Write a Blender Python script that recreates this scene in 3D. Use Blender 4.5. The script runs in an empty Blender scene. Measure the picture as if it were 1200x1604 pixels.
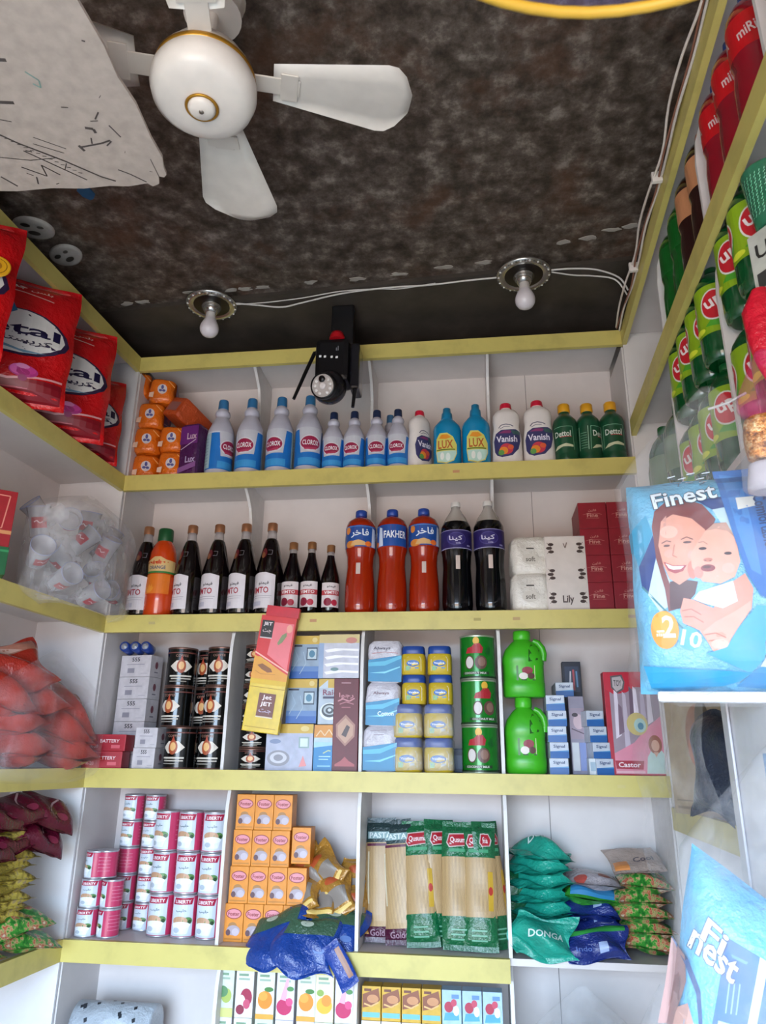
import bpy, bmesh, math, random
from mathutils import Vector, Matrix, Euler
from mathutils.geometry import tessellate_polygon
R = math.radians
C = bpy.context.scene.collection
SC = bpy.context.scene

# ------------------------------------------------------------------ camera, world, light, exposure
SKY_UP, SKY_LOW, SKY_GAIN = (.56, .76, 1.0), (.29, .235, .205), 11.0
def setup():
    cam = bpy.data.cameras.new('camera'); co = bpy.data.objects.new('camera', cam); C.objects.link(co)
    yaw, pitch, roll = -0.1291, 0.3269, 0.0121
    fwd = Vector((math.sin(yaw)*math.cos(pitch), math.cos(yaw)*math.cos(pitch), math.sin(pitch)))
    right = Vector((math.cos(yaw), -math.sin(yaw), 0)); up = right.cross(fwd)
    r2 = math.cos(roll)*right + math.sin(roll)*up; u2 = -math.sin(roll)*right + math.cos(roll)*up
    m = Matrix((r2, u2, -fwd)).transposed().to_4x4(); m.translation = Vector((1.22, -2.2713, 1.4846))
    co.matrix_world = m
    cam.sensor_fit = 'VERTICAL'; cam.sensor_height = 36; cam.sensor_width = 27; cam.lens = 36*1140.8/1604
    cam.clip_start = .02
    cam.dof.use_dof = True; cam.dof.focus_distance = 2.35; cam.dof.aperture_fstop = 9
    SC.camera = co
    w = bpy.data.worlds.new('sky'); SC.world = w; w.use_nodes = True
    # overcast sky above the horizon, warm sunlit street below it; both reach the shop only through its open front
    nt = w.node_tree; N = nt.nodes; L = nt.links; bg = N['Background']
    tc = N.new('ShaderNodeTexCoord'); sp = N.new('ShaderNodeSeparateXYZ'); cr = N.new('ShaderNodeValToRGB'); mp = N.new('ShaderNodeMapRange')
    L.new(tc.outputs['Generated'], sp.inputs[0]); L.new(sp.outputs['Z'], mp.inputs['Value']); mp.inputs['From Min'].default_value = -1; mp.inputs['From Max'].default_value = 1
    L.new(mp.outputs[0], cr.inputs['Fac']); e = cr.color_ramp.elements; e[0].position = .49; e[0].color = (SKY_LOW[0], SKY_LOW[1], SKY_LOW[2], 1); e[1].position = .51; e[1].color = (SKY_UP[0], SKY_UP[1], SKY_UP[2], 1)
    L.new(cr.outputs[0], bg.inputs['Color']); bg.inputs['Strength'].default_value = SKY_GAIN
    def area(name, loc, rot, sx, sy, e, c, sp=180):
        l = bpy.data.lights.new(name, 'AREA'); l.shape = 'RECTANGLE'; l.size = sx; l.size_y = sy; l.energy = e; l.color = c
        o = bpy.data.objects.new(name, l); C.objects.link(o); o.location = loc; o.rotation_euler = rot; l.spread = R(sp)
    area('shop_front_opening', (.725, -3.56, 1.075), (R(90), 0, 0), 1.75, 2.15, 1, (1, 1, 1))
    bpy.data.lights['shop_front_opening'].cycles.is_portal = True
    SC.view_settings.view_transform = 'Standard'; SC.view_settings.look = 'None'
    SC.view_settings.gamma = 1; SC.view_settings.use_curve_mapping = False
    SC.view_settings.exposure = 1.27
    try:
        SC.cycles.max_bounces = 8; SC.cycles.transparent_max_bounces = 16; SC.cycles.use_denoising = True
    except Exception: pass
setup()

# ------------------------------------------------------------------ levels and frames (metres)
W = 1.75; D = .24; FH = .057
ZT, Z5, Z4, Z3, Z2, Z1 = 2.8998, 2.4245, 1.926, 1.4479, .9773, .555
R5, R4, R35, R3 = 2.557, 2.05, 1.72, 1.3655
AL, AR = -.0545, -.0314
CZ = 3.0
def LP(al, inn, z):   # point of the left unit: distance along from the corner, depth into the unit
    return Vector((math.sin(AL)*al - math.cos(AL)*inn, -math.cos(AL)*al - math.sin(AL)*inn, z))
def RP(al, inn, z):
    return Vector((W + math.sin(AR)*al + math.cos(AR)*inn, -math.cos(AR)*al + math.sin(AR)*inn, z))

# ------------------------------------------------------------------ materials
def lin(h):
    h = h.lstrip('#'); v = [int(h[i:i+2], 16)/255 for i in (0, 2, 4)]
    return tuple(c/12.92 if c <= .04045 else ((c+.055)/1.055)**2.4 for c in v) + (1,)
_M = {}
def M(hexc, rough=.5, metal=0, kind='', a=1.0):
    k = (hexc, rough, metal, kind, a)
    if k in _M: return _M[k]
    m = bpy.data.materials.new('%s_%s' % (kind or 'paint', hexc.strip('#'))); m.use_nodes = True
    nt = m.node_tree; N = nt.nodes; L = nt.links; b = N['Principled BSDF']
    b.inputs['Roughness'].default_value = rough; b.inputs['Metallic'].default_value = metal
    c = lin(hexc); tc = N.new('ShaderNodeTexCoord')
    def noise(scale, detail=3, rgh=.5, src='Object'):
        n = N.new('ShaderNodeTexNoise'); n.inputs['Scale'].default_value = scale; n.inputs['Detail'].default_value = detail
        n.inputs['Roughness'].default_value = rgh; L.new(tc.outputs[src], n.inputs['Vector']); return n
    def ramp(n, st):
        r = N.new('ShaderNodeValToRGB'); cr = r.color_ramp
        while len(cr.elements) < len(st): cr.elements.new(.5)
        for e, (p, cc) in zip(cr.elements, st): e.position = p; e.color = lin(cc) if isinstance(cc, str) else cc
        L.new(n.outputs['Fac'], r.inputs['Fac']); return r
    def bump(n, s, d):
        bp = N.new('ShaderNodeBump'); bp.inputs['Strength'].default_value = s; bp.inputs['Distance'].default_value = d
        L.new(n.outputs['Fac'], bp.inputs['Height']); L.new(bp.outputs[0], b.inputs['Normal'])
    def mixc(f, A, B, mode='MIX'):
        x = N.new('ShaderNodeMix'); x.data_type = 'RGBA'; x.blend_type = mode
        if isinstance(f, float): x.inputs[0].default_value = f
        else: L.new(f, x.inputs[0])
        for i, v in ((6, A), (7, B)):
            if isinstance(v, tuple): x.inputs[i].default_value = v
            else: L.new(v, x.inputs[i])
        return x.outputs[2]
    dk = lambda f: tuple(x*f for x in c[:3]) + (1,)
    if kind == 'rust':      # spangled galvanised sheet with rust blooms
        n1 = noise(17, 6, .68); n2 = noise(3.2, 6, .7); n3 = noise(60, 2)
        base = ramp(n1, [(.30, '#2a221c'), (.44, '#4a3f37'), (.55, '#665a52'), (.68, '#968b83')]).outputs[0]
        rf = ramp(n2, [(.53, (0, 0, 0, 1)), (.72, (.65, .65, .65, 1))]).outputs[0]
        L.new(mixc(rf, base, lin('#6a4531'), 'MIX'), b.inputs['Base Color']); bump(n3, .25, .004)
        b.inputs['Metallic'].default_value = .35
    elif kind == 'oldsteel':
        n1 = noise(7, 5, .6)
        L.new(ramp(n1, [(.3, '#2e2823'), (.6, '#443c36'), (.8, '#584d44')]).outputs[0], b.inputs['Base Color']); bump(n1, .15, .004)
    elif kind == 'fascia':  # yellow painted wood with smudges
        n1 = noise(9, 4, .6); n2 = noise(70, 2)
        L.new(ramp(n1, [(.28, dk(.80)), (.5, c), (.8, dk(1.06))]).outputs[0], b.inputs['Base Color']); bump(n2, .12, .002)
    elif kind == 'panel':
        n1 = noise(4, 4, .6)
        L.new(ramp(n1, [(.3, dk(.90)), (.6, c)]).outputs[0], b.inputs['Base Color'])
    elif kind == 'card':
        n1 = noise(40, 3)
        L.new(ramp(n1, [(.3, dk(.86)), (.7, dk(1.05))]).outputs[0], b.inputs['Base Color'])
    elif kind == 'crinkle': # printed plastic film, finely wrinkled
        n1 = noise(30, 4, .65); n2 = noise(14, 2)
        L.new(ramp(n2, [(.3, dk(.82)), (.7, dk(1.08))]).outputs[0], b.inputs['Base Color']); bump(n1, .8, .012)
        b.inputs['Coat Weight'].default_value = .3; b.inputs['Coat Roughness'].default_value = .25
    elif kind == 'mix3':    # broken print of vegetables or grain seen in a pack
        n1 = noise(45, 3, .6); n2 = noise(30, 3)
        L.new(ramp(n1, [(.38, '#1f6b27'), (.47, '#3f9a35'), (.53, '#c7a878'), (.6, '#b9442f'), (.7, '#e3d6b8')]).outputs[0], b.inputs['Base Color']); bump(n2, .5, .006)
    elif kind == 'noodle':
        n1 = noise(60, 3, .6); n2 = noise(22, 3)
        L.new(ramp(n1, [(.36, '#6a5a2c'), (.46, '#b5a14a'), (.55, '#cdbb55'), (.66, '#a08a72')]).outputs[0], b.inputs['Base Color']); bump(n2, .6, .006)
    elif kind == 'gold':
        n1 = noise(110, 3, .7)
        L.new(ramp(n1, [(.35, '#7a3c10'), (.5, '#d98a3a'), (.65, '#ffe0a8')]).outputs[0], b.inputs['Base Color']); bump(n1, 1, .004)
        b.inputs['Metallic'].default_value = .6
    elif kind == 'pasta':
        n1 = N.new('ShaderNodeTexWave'); n1.bands_direction = 'X'; n1.inputs['Scale'].default_value = 90; n1.inputs['Distortion'].default_value = 1.5
        L.new(tc.outputs['Object'], n1.inputs['Vector'])
        L.new(ramp(n1, [(.1, '#8d7049'), (.5, '#b8976a'), (1, '#c9aa7c')]).outputs[0], b.inputs['Base Color'])
    elif kind == 'film':    # clear plastic film
        b.inputs['Base Color'].default_value = c; n1 = noise(18, 3, .6); bump(n1, .7, .012)
        r = ramp(noise(11, 3, .6), [(.4, (a*.5, a*.5, a*.5, 1)), (.75, (min(1, a*1.9),)*3 + (1,))])
        L.new(r.outputs[0], b.inputs['Alpha'])
    elif kind == 'liquid':  # deep-coloured drink in a glossy bottle
        b.inputs['Base Color'].default_value = c; b.inputs['Coat Weight'].default_value = .6; b.inputs['Coat Roughness'].default_value = .06
    elif kind == 'glass':
        b.inputs['Base Color'].default_value = c; b.inputs['Alpha'].default_value = a
    else:
        n1 = noise(25, 2)
        L.new(ramp(n1, [(.3, dk(.94)), (.7, dk(1.03))]).outputs[0], b.inputs['Base Color'])
        if rough < .3: b.inputs['Coat Weight'].default_value = .2
    _M[k] = m; return m

WHITEP = lambda: M('#d8cfcc', .5, 0, 'panel')
YEL = lambda: M('#cbbc6b', .42, 0, 'fascia')
FILM = lambda a=.16: M('#e6e6ea', .12, 0, 'film', a)

# ------------------------------------------------------------------ arabic shaping (presentation forms, visual order)
AF = {'ا': 'FE8D FE8E', 'ب': 'FE8F FE90 FE91 FE92', 'ت': 'FE95 FE96 FE97 FE98', 'خ': 'FEA5 FEA6 FEA7 FEA8', 'د': 'FEA9 FEAA',
      'ر': 'FEAD FEAE', 'س': 'FEB1 FEB2 FEB3 FEB4', 'ف': 'FED1 FED2 FED3 FED4', 'ك': 'FED9 FEDA FEDB FEDC', 'ل': 'FEDD FEDE FEDF FEE0',
      'م': 'FEE1 FEE2 FEE3 FEE4', 'ن': 'FEE5 FEE6 FEE7 FEE8', 'و': 'FEED FEEE', 'ي': 'FEF1 FEF2 FEF3 FEF4', 'ج': 'FE9D FE9E FE9F FEA0',
      'ه': 'FEE9 FEEA FEEB FEEC', 'ق': 'FED5 FED6 FED7 FED8', 'ش': 'FEB5 FEB6 FEB7 FEB8', 'ح': 'FEA1 FEA2 FEA3 FEA4'}
def ar(s):
    out = []
    for i, ch in enumerate(s):
        if ch not in AF: out.append(ch); continue
        f = AF[ch].split(); prev = i > 0 and s[i-1] in AF and len(AF[s[i-1]].split()) == 4
        nxt = i+1 < len(s) and s[i+1] in AF
        if len(f) == 2: g = f[1] if prev else f[0]
        else: g = f[3] if prev and nxt else f[1] if prev else f[2] if nxt else f[0]
        out.append(chr(int(g, 16)))
    return ''.join(reversed(out))

# ------------------------------------------------------------------ mesh builder
_TX = {}
def textmesh(s, bold=.02):
    if s in _TX: return _TX[s]
    cu = bpy.data.curves.new('t', 'FONT'); cu.body = s; cu.size = 1; cu.resolution_u = 2; cu.offset = bold
    o = bpy.data.objects.new('t', cu); C.objects.link(o); dg = bpy.context.evaluated_depsgraph_get()
    me = bpy.data.meshes.new_from_object(o.evaluated_get(dg))
    vs = [(v.co.x, v.co.y) for v in me.vertices]; fs = [tuple(p.vertices) for p in me.polygons]
    bpy.data.objects.remove(o); bpy.data.curves.remove(cu); bpy.data.meshes.remove(me)
    x0 = min(v[0] for v in vs); x1 = max(v[0] for v in vs); y0 = min(v[1] for v in vs); y1 = max(v[1] for v in vs)
    vs = [((x-x0)/(x1-x0)-.5, (y-y0)/(y1-y0)-.5) for x, y in vs]
    _TX[s] = (vs, fs, (x1-x0)/(y1-y0)); return _TX[s]
def clip(poly, ax, v, keep_less):
    out = []; n = len(poly)
    for i in range(n):
        a, b = poly[i], poly[(i+1) % n]; ia = (a[ax] <= v) == keep_less or a[ax] == v; ib = (b[ax] <= v) == keep_less or b[ax] == v
        if ia: out.append(a)
        if ia != ib and b[ax] != a[ax]:
            t = (v-a[ax])/(b[ax]-a[ax]); out.append((a[0]+(b[0]-a[0])*t, a[1]+(b[1]-a[1])*t))
    return out
def dice(poly, step, axes):
    ps = [poly]
    for ax in axes:
        nx = []
        for p in ps:
            lo = min(q[ax] for q in p); hi = max(q[ax] for q in p); k = math.floor(lo/step)+1
            while k*step < hi-1e-6 and p:
                a = clip(p, ax, k*step, True)
                if len(a) > 2: nx.append(a)
                p = clip(p, ax, k*step, False); k += 1
            if len(p) > 2: nx.append(p)
        ps = nx
    return ps
class MB:
    def __init__(s): s.v = []; s.f = []; s.mi = []; s.sm = []; s.mats = []; s.T = None
    def m(s, mat):
        if mat not in s.mats: s.mats.append(mat)
        return s.mats.index(mat)
    def add(s, vs, fs, mat, smooth=False):
        n = len(s.v); k = s.m(mat)
        if s.T: vs = [s.T @ Vector(v) for v in vs]
        s.v += [tuple(v) for v in vs]
        for f in fs: s.f.append(tuple(i+n for i in f)); s.mi.append(k); s.sm.append(smooth)
        return s
    def box(s, x0, x1, y0, y1, z0, z1, mat, bev=0):
        if bev:
            bm = bmesh.new(); bmesh.ops.create_cube(bm, size=1)
            for v in bm.verts: v.co = Vector(((x0+x1)/2+v.co.x*(x1-x0), (y0+y1)/2+v.co.y*(y1-y0), (z0+z1)/2+v.co.z*(z1-z0)))
            bmesh.ops.bevel(bm, geom=bm.edges[:], offset=bev, segments=2, affect='EDGES', profile=.6)
            s.add([v.co.copy() for v in bm.verts], [[v.index for v in f.verts] for f in bm.faces], mat, False); bm.free(); return s
        v = [(x, y, z) for x in (x0, x1) for y in (y0, y1) for z in (z0, z1)]
        return s.add(v, [(0, 1, 3, 2), (4, 6, 7, 5), (0, 4, 5, 1), (2, 3, 7, 6), (0, 2, 6, 4), (1, 5, 7, 3)], mat)
    def lathe(s, prof, mat, seg=24, n=2, caps=True, a0=0, a1=2*math.pi, cx=0, cy=0):
        # prof rows: (z, rx[, ry]); n > 2 squares the section off
        full = abs(a1-a0-2*math.pi) < 1e-6; k = seg if full else seg+1; vs = []; fs = []
        for row in prof:
            z, rx = row[0], row[1]; ry = row[2] if len(row) > 2 else rx
            for i in range(k):
                a = a0+(a1-a0)*i/seg; c_, s_ = math.sin(a), -math.cos(a)
                vs.append((cx+rx*math.copysign(abs(c_)**(2/n), c_), cy+ry*math.copysign(abs(s_)**(2/n), s_), z))
        for j in range(len(prof)-1):
            for i in range(seg):
                i2 = (i+1) % k; fs.append((j*k+i, j*k+i2, (j+1)*k+i2, (j+1)*k+i))
        s.add(vs, fs, mat, True)
        if caps and full:
            for j in (0, len(prof)-1):
                s.add(vs[j*k:(j+1)*k], [tuple(range(k))], mat, False)
        return s
    def tube(s, pts, r, mat, seg=8, close=False):
        pts = [Vector(p) for p in pts]; vs = []; fs = []; n = len(pts)
        for i, p in enumerate(pts):
            t = (pts[(i+1) % n]-pts[i-1]) if close else (pts[min(i+1, n-1)]-pts[max(i-1, 0)]); t.normalize()
            u = t.orthogonal() if i == 0 else (pu - t*pu.dot(t)); u.normalize(); pu = u; w = t.cross(u)
            rr = r[i] if isinstance(r, (list, tuple)) else r
            for k in range(seg):
                a = 2*math.pi*k/seg; vs.append(p+rr*(math.cos(a)*u+math.sin(a)*w))
        for i in range(n if close else n-1):
            for k in range(seg):
                i2 = (i+1) % n; fs.append((i*seg+k, i*seg+(k+1) % seg, i2*seg+(k+1) % seg, i2*seg+k))
        s.add(vs, fs, mat, True)
        if not close: s.add(vs[:seg], [tuple(range(seg))], mat); s.add(vs[-seg:], [tuple(range(seg))], mat)
        return s
    def ball(s, c, r, mat, sz=(1, 1, 1), seg=16):
        n = seg//2; s2 = MB(); s2.lathe([(-r*math.cos(math.pi*i/n), max(1e-5, r*math.sin(math.pi*i/n))) for i in range(n+1)], mat, seg, caps=False)
        return s.add([(c[0]+v[0]*sz[0], c[1]+v[1]*sz[1], c[2]+v[2]*sz[2]) for v in s2.v], s2.f, mat, True)
    def prism(s, pts, y0, y1, mat, f=None):   # outline in x,z pulled from y0 to y1
        f = f or (lambda u, y, v: (u, y, v)); n = len(pts)
        tri = tessellate_polygon([[Vector((p[0], p[1], 0)) for p in pts]])
        vs = [f(p[0], y0, p[1]) for p in pts]+[f(p[0], y1, p[1]) for p in pts]
        fs = [tuple(t) for t in tri]+[tuple(i+n for i in t) for t in tri]+[(i, (i+1) % n, (i+1) % n+n, i+n) for i in range(n)]
        return s.add(vs, fs, mat)
    def art(s, shapes, fmap, step=None, axes=(0,), eps=.00013, base=.0003):
        lay = 0
        for sh in shapes:
            k = sh[0]; e = base+eps*lay; lay += 1
            mt = sh[5] if k in 're' else sh[3] if k == 'l' else sh[2] if k == 'p' else sh[5]
            if isinstance(mt, str): mt = M(mt, .4)
            polys = []
            if k == 'r': x0, y0, x1, y1 = sh[1:5]; polys = [[(x0, y0), (x1, y0), (x1, y1), (x0, y1)]]
            elif k == 'e':
                cx, cy, rx, ry = sh[1:5]; polys = [[(cx+rx*math.cos(R(a)), cy+ry*math.sin(R(a))) for a in range(0, 360, 15)]]
            elif k == 'p':
                pts = sh[1]; tri = tessellate_polygon([[Vector((p[0], p[1], 0)) for p in pts]])
                polys = [[tuple(pts[i]) for i in t] for t in tri]
            elif k == 'l':
                pts, wd = sh[1], sh[2]/2; lay0_ = 0
                for a, b in zip(pts, pts[1:]):
                    dx, dy = b[0]-a[0], b[1]-a[1]; q = math.hypot(dx, dy) or 1; nx, ny = -dy/q*wd, dx/q*wd
                    polys.append([(a[0]+nx, a[1]+ny), (b[0]+nx, b[1]+ny), (b[0]-nx, b[1]-ny), (a[0]-nx, a[1]-ny)])
            elif k == 't':
                _, tx, cx, cy, h, _c = sh[:6]; wd = sh[6] if len(sh) > 6 and sh[6] else None; rot = R(sh[7]) if len(sh) > 7 else 0
                vs, fs, asp = textmesh(tx); wd = wd or h*asp; cr, sr = math.cos(rot), math.sin(rot)
                p2 = [(x*wd, y*h) for x, y in vs]; p2 = [(cx+x*cr-y*sr, cy+x*sr+y*cr) for x, y in p2]
                for f_ in fs:
                    for q in (dice([p2[i] for i in f_], step, axes) if step else [[p2[i] for i in f_]]): s.add([fmap(x, y, e+.0004) for x, y in q], [tuple(range(len(q)))], mt)
                continue
            for p in polys:
                for q in (dice(p, step, axes) if step else [p]):
                    s.add([fmap(x, y, e) for x, y in q], [tuple(range(len(q)))], mt, bool(step))
        return s
    def build(s, name, parent=None):
        me = bpy.data.meshes.new(name); me.from_pydata(s.v, [], s.f)
        for m_ in s.mats: me.materials.append(m_)
        me.polygons.foreach_set('material_index', s.mi); me.polygons.foreach_set('use_smooth', s.sm); me.update()
        o = bpy.data.objects.new(name, me); C.objects.link(o); o.parent = parent; return o
def tag(o, label=None, cat=None, group=None, kind=None):
    if label: o['label'] = label
    if cat: o['category'] = cat
    if group: o['group'] = group
    if kind: o['kind'] = kind
    return o
def empty(name): o = bpy.data.objects.new(name, None); o.empty_display_size = .05; C.objects.link(o); return o
class Kind:     # one finished thing at the origin; put() places it, then copies of it with copies of its parts
    def __init__(s, root): s.root = root; s.used = False
    def put(s, loc, label, cat, group=None, rz=0, rot=None, sc=None):
        o = s.root
        if s.used:
            def cp(a, par):
                c = a.copy(); C.objects.link(c)
                if par: c.parent = par
                for ch in a.children: cp(ch, c)
                return c
            o = cp(s.root, None)
            if 'group' in o: del o['group']
        s.used = True; o.location = Vector(loc); o.rotation_euler = Euler(rot) if rot else Euler((0, 0, R(rz)))
        o.scale = (sc if isinstance(sc, tuple) else (sc, sc, sc)) if sc else (1, 1, 1)
        return tag(o, label, cat, group)
def interp(prof, z, i):
    for a, b in zip(prof, prof[1:]):
        if a[0] <= z <= b[0] and b[0] > a[0]:
            t = (z-a[0])/(b[0]-a[0]); av = a[i] if len(a) > i else a[1]; bv = b[i] if len(b) > i else b[1]; return av+(bv-av)*t
    q = prof[0] if z < prof[0][0] else prof[-1]; return q[i] if len(q) > i else q[1]
def wrap(prof):       # art map onto a round body by arc length
    def f(u, v, e): r = interp(prof, v, 1); a = u/r; return ((r+e)*math.sin(a), -(r+e)*math.cos(a), v)
    return f
def press(prof, n, y=0):   # art map onto a flat-sided body, straight from the front
    def f(u, v, e):
        rx, ry = interp(prof, v, 1), interp(prof, v, 2); t = min(.999, abs(u/rx)); return (u, -ry*(1-t**n)**(1/n)-e, v)
    return f
def flat(y): return lambda u, v, e: (u, y-e, v)
def tagstruct(o): o['kind'] = 'structure'; return o

# ------------------------------------------------------------------ the room shell
def room():
    wp = M('#b9b0ab', .7, 0, 'panel')
    b = MB(); b.box(-.75, 2.5, .262, .36, 0, 3.1, wp); tagstruct(b.build('wall_back'))
    o = MB().box(-.36, -.27, -3.6, .36, 0, 3.1, wp).build('wall_left'); o.rotation_euler.z = AL; tagstruct(o)
    o = MB().box(.27, .36, -3.6, .36, 0, 3.1, wp).build('wall_right'); o.location.x = W; o.rotation_euler.z = AR; tagstruct(o)
    b = MB(); b.box(-.9, -.15, -3.6, -3.52, 0, 3.1, wp); b.box(1.6, 2.5, -3.6, -3.52, 0, 3.1, wp); b.box(-.15, 1.6, -3.6, -3.52, 2.15, 3.1, wp); tagstruct(b.build('wall_front'))
    tagstruct(MB().box(-.9, 2.5, -3.6, .36, -.08, 0, M('#9a938a', .6, 0, 'panel')).build('floor'))
    tagstruct(MB().box(-.9, 2.5, -5.8, -3.6, -.08, 0, M('#c2b8a6', .8, 0, 'panel')).build('ground'))
    tagstruct(MB().box(-.9, 2.5, -3.6, .36, CZ, CZ+.06, M('#555049', .5, 0, 'rust')).build('ceiling'))
    b = MB(); b.prism([(-.6, .262), (2.35, .262), (2.35, -.30), (-.6, -.15)], CZ-.014, CZ, M('#37322e', .5, 0, 'oldsteel'), lambda u, y, v: (u, v, y))
    # weld and plaster marks where the two sheets meet
    random.seed(4)
    for x, y in [(.03, -.20), (.09, -.205), (.27, -.24), (.42, -.235), (.47, -.24), (.53, -.24), (.70, -.25), (.86, -.25), (1.0, -.26), (1.15, -.28), (1.28, -.29), (1.52, -.36), (1.60, -.37), (1.66, -.40), (1.72, -.41)]:
        pts = [(x+random.uniform(.014, .034)*math.cos(a), y+random.uniform(.005, .013)*math.sin(a)) for a in [i*math.pi/5 for i in range(10)]]
        b.prism(pts, CZ-.002, CZ, M('#a09890', .8, 0, 'card'), lambda u, y, v: (u, v, y))
    tagstruct(b.build('trim_ceiling'))
room()

def shelf_unit(name, label, length, levels, fasc, dividers, side, ztop=ZT, gap=None, short={}):
    """side 0: the back unit (x along). side -1 / 1: a side unit in its own frame, along -y, depth away from the room."""
    root = empty(name); wp = WHITEP(); y = YEL()
    if side == 0: f = lambda a, i, z: (a, i, z)
    else: f = lambda a, i, z: (side*i, -a, z)
    def bx(mb, a0, a1, i0, i1, z0, z1, m):
        p = f(a0, i0, z0); q = f(a1, i1, z1)
        mb.box(min(p[0], q[0]), max(p[0], q[0]), min(p[1], q[1]), max(p[1], q[1]), z0, z1, m); return mb
    lo = 0.0 if side == 0 else -.0
    full = length
    for k, z in enumerate(levels):
        length = short.get(k, full)
        bx(MB(), .004, length-.004 if side == 0 else length, .012, .25, z-.018, z-.0005, wp).build('shelf_board', root)
        a1 = length if k not in (gap or {}) else gap[k]
        if fasc[k]: bx(MB(), 0 if side == 0 else .0, a1, -.004, .012, z-FH, z, y).build('fascia_board', root)
        if gap and k in gap: bx(MB(), a1, length, -.002, .012, z-.02, z, M('#e9e9ec', .4)).build('shelf_lip', root)
    length = full
    bx(MB(), 0, length, .25, .26, .02, ztop+.05, wp).build('back_panel', root)
    zs = sorted(levels)
    for d, lv in dividers:
        for z0, z1 in lv:
            h = z1-z0-.0185; pts = [(.012, 0), (.25, 0), (.25, h), (.085, h), (.055, h-.012), (.03, h-.04), (.018, h-.08), (.012, h-.14)]
            if z0 in (Z5, Z4) and side == 0: pts = [(.125, 0), (.25, 0), (.25, h), (.016, h), (.022, h-.02), (.06, h-.045), (.10, h-.08), (.125, h-.14)]
            mb = MB(); vs = []
            n = len(pts); tri = tessellate_polygon([[Vector((p[0], p[1], 0)) for p in pts]])
            vs = [f(d-.005, p[0], z0+p[1]) for p in pts]+[f(d+.005, p[0], z0+p[1]) for p in pts]
            mb.add(vs, [tuple(t) for t in tri]+[tuple(i+n for i in t) for t in tri]+[(i, (i+1) % n, (i+1) % n+n, i+n) for i in range(n)], M('#dcd8d6', .45))
            mb.build('divider', root)
    return tag(root, label, 'shelving unit')
lv = [(Z1, Z2), (Z2, Z3), (Z3, Z4), (Z4, Z5), (Z5, ZT)]
bu = shelf_unit('shelving_unit', 'white shelving unit with yellow front boards across the back wall', W, [ZT, Z5, Z4, Z3, Z2, Z1], [1, 1, 1, 1, 1, 1],
                [(.435, [(Z5, ZT), (Z4, Z5), (Z3, Z4)]), (.460, [(Z2, Z3)]), (.468, [(Z1, Z2)]), (.863, lv), (1.288, lv)], 0, gap={4: 1.285})
for x_, z_, c_ in [(1.170, Z5-.030, '#c08a62'), (.165, Z4-.028, '#b9a970'), (.705, Z4-.026, '#b98a62'), (1.225, Z4-.028, '#a89a5a'), (1.345, Z4-.027, '#b89a6a'), (1.690, Z4-.024, '#b59a72'), (1.615, Z3-.03, '#cfc07a')]:
    MB().box(x_-.011, x_+.011, -.0048, -.004, z_-.004, z_+.005, M(c_, .6)).build('price_sticker', bu)
for x_, z_ in [(.095, Z5-.02), (.445, Z5-.012), (.80, Z5-.02), (1.45, Z5-.012), (.39, Z4-.012), (.62, Z3-.012), (1.02, Z3-.01), (1.36, Z3-.012), (.45, ZT-.03), (.10, Z2-.012), (.33, Z2-.014), (.60, Z2-.012), (1.0, Z2-.012), (1.22, Z2-.04)]:
    MB().lathe([(0, .0022), (.0012, .0016)], M('#5a4a2c', .6), 8).build('nail_head', bu); o_ = bu.children[-1]; o_.location = (x_, -.004, z_); o_.rotation_euler.x = R(90)
MB().box(1.432, 1.4345, .2488, .25, .02, ZT, M('#8f8886', .7)).build('panel_seam', bu)
# end panels of the back unit
for x0 in (-.006, W-.004): MB().box(x0, x0+.01, .014, .25, .02, ZT-FH-.001, M('#d8d2d0', .5, 0, 'panel')).build('end_panel', bu)
lu = shelf_unit('shelving_unit', 'white shelving unit with yellow front boards along the wall holding red detergent bags', 3.0, [ZT, Z5, Z4, Z3, Z2, Z1], [1]*6,
                [(1.15, [(Z5, ZT), (Z4, Z5), (Z3, Z4), (Z2, Z3)])], -1)
MB().box(-.25, -.0, .0, .008, .02, ZT, M('#e0dedf', .45, 0, 'panel')).build('end_panel', lu)
lu.rotation_euler.z = AL
ru = shelf_unit('shelving_unit', 'white shelving unit with steep yellow boards holding soda bottles on the wall opposite the detergent', 2.0, [ZT, R5, R4, R35, R3, .9, .45], [1, 1, 0, 0, 1, 1, 1],
                [(.48, [(R5, ZT), (R4, R5), (R35, R4)]), (.915, [(R5, ZT), (R4, R5), (R35, R4)]), (1.305, [(R5, ZT), (R4, R5)]), (.735, [(R3, R35)])], 1, short={3: .745, 4: .745, 5: .745, 6: .745})
ru.location.x = W; ru.rotation_euler.z = AR
MB().box(.0, .25, .0, .008, .02, ZT, M('#ddd8d5', .45, 0, 'panel')).build('end_panel', ru)

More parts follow.
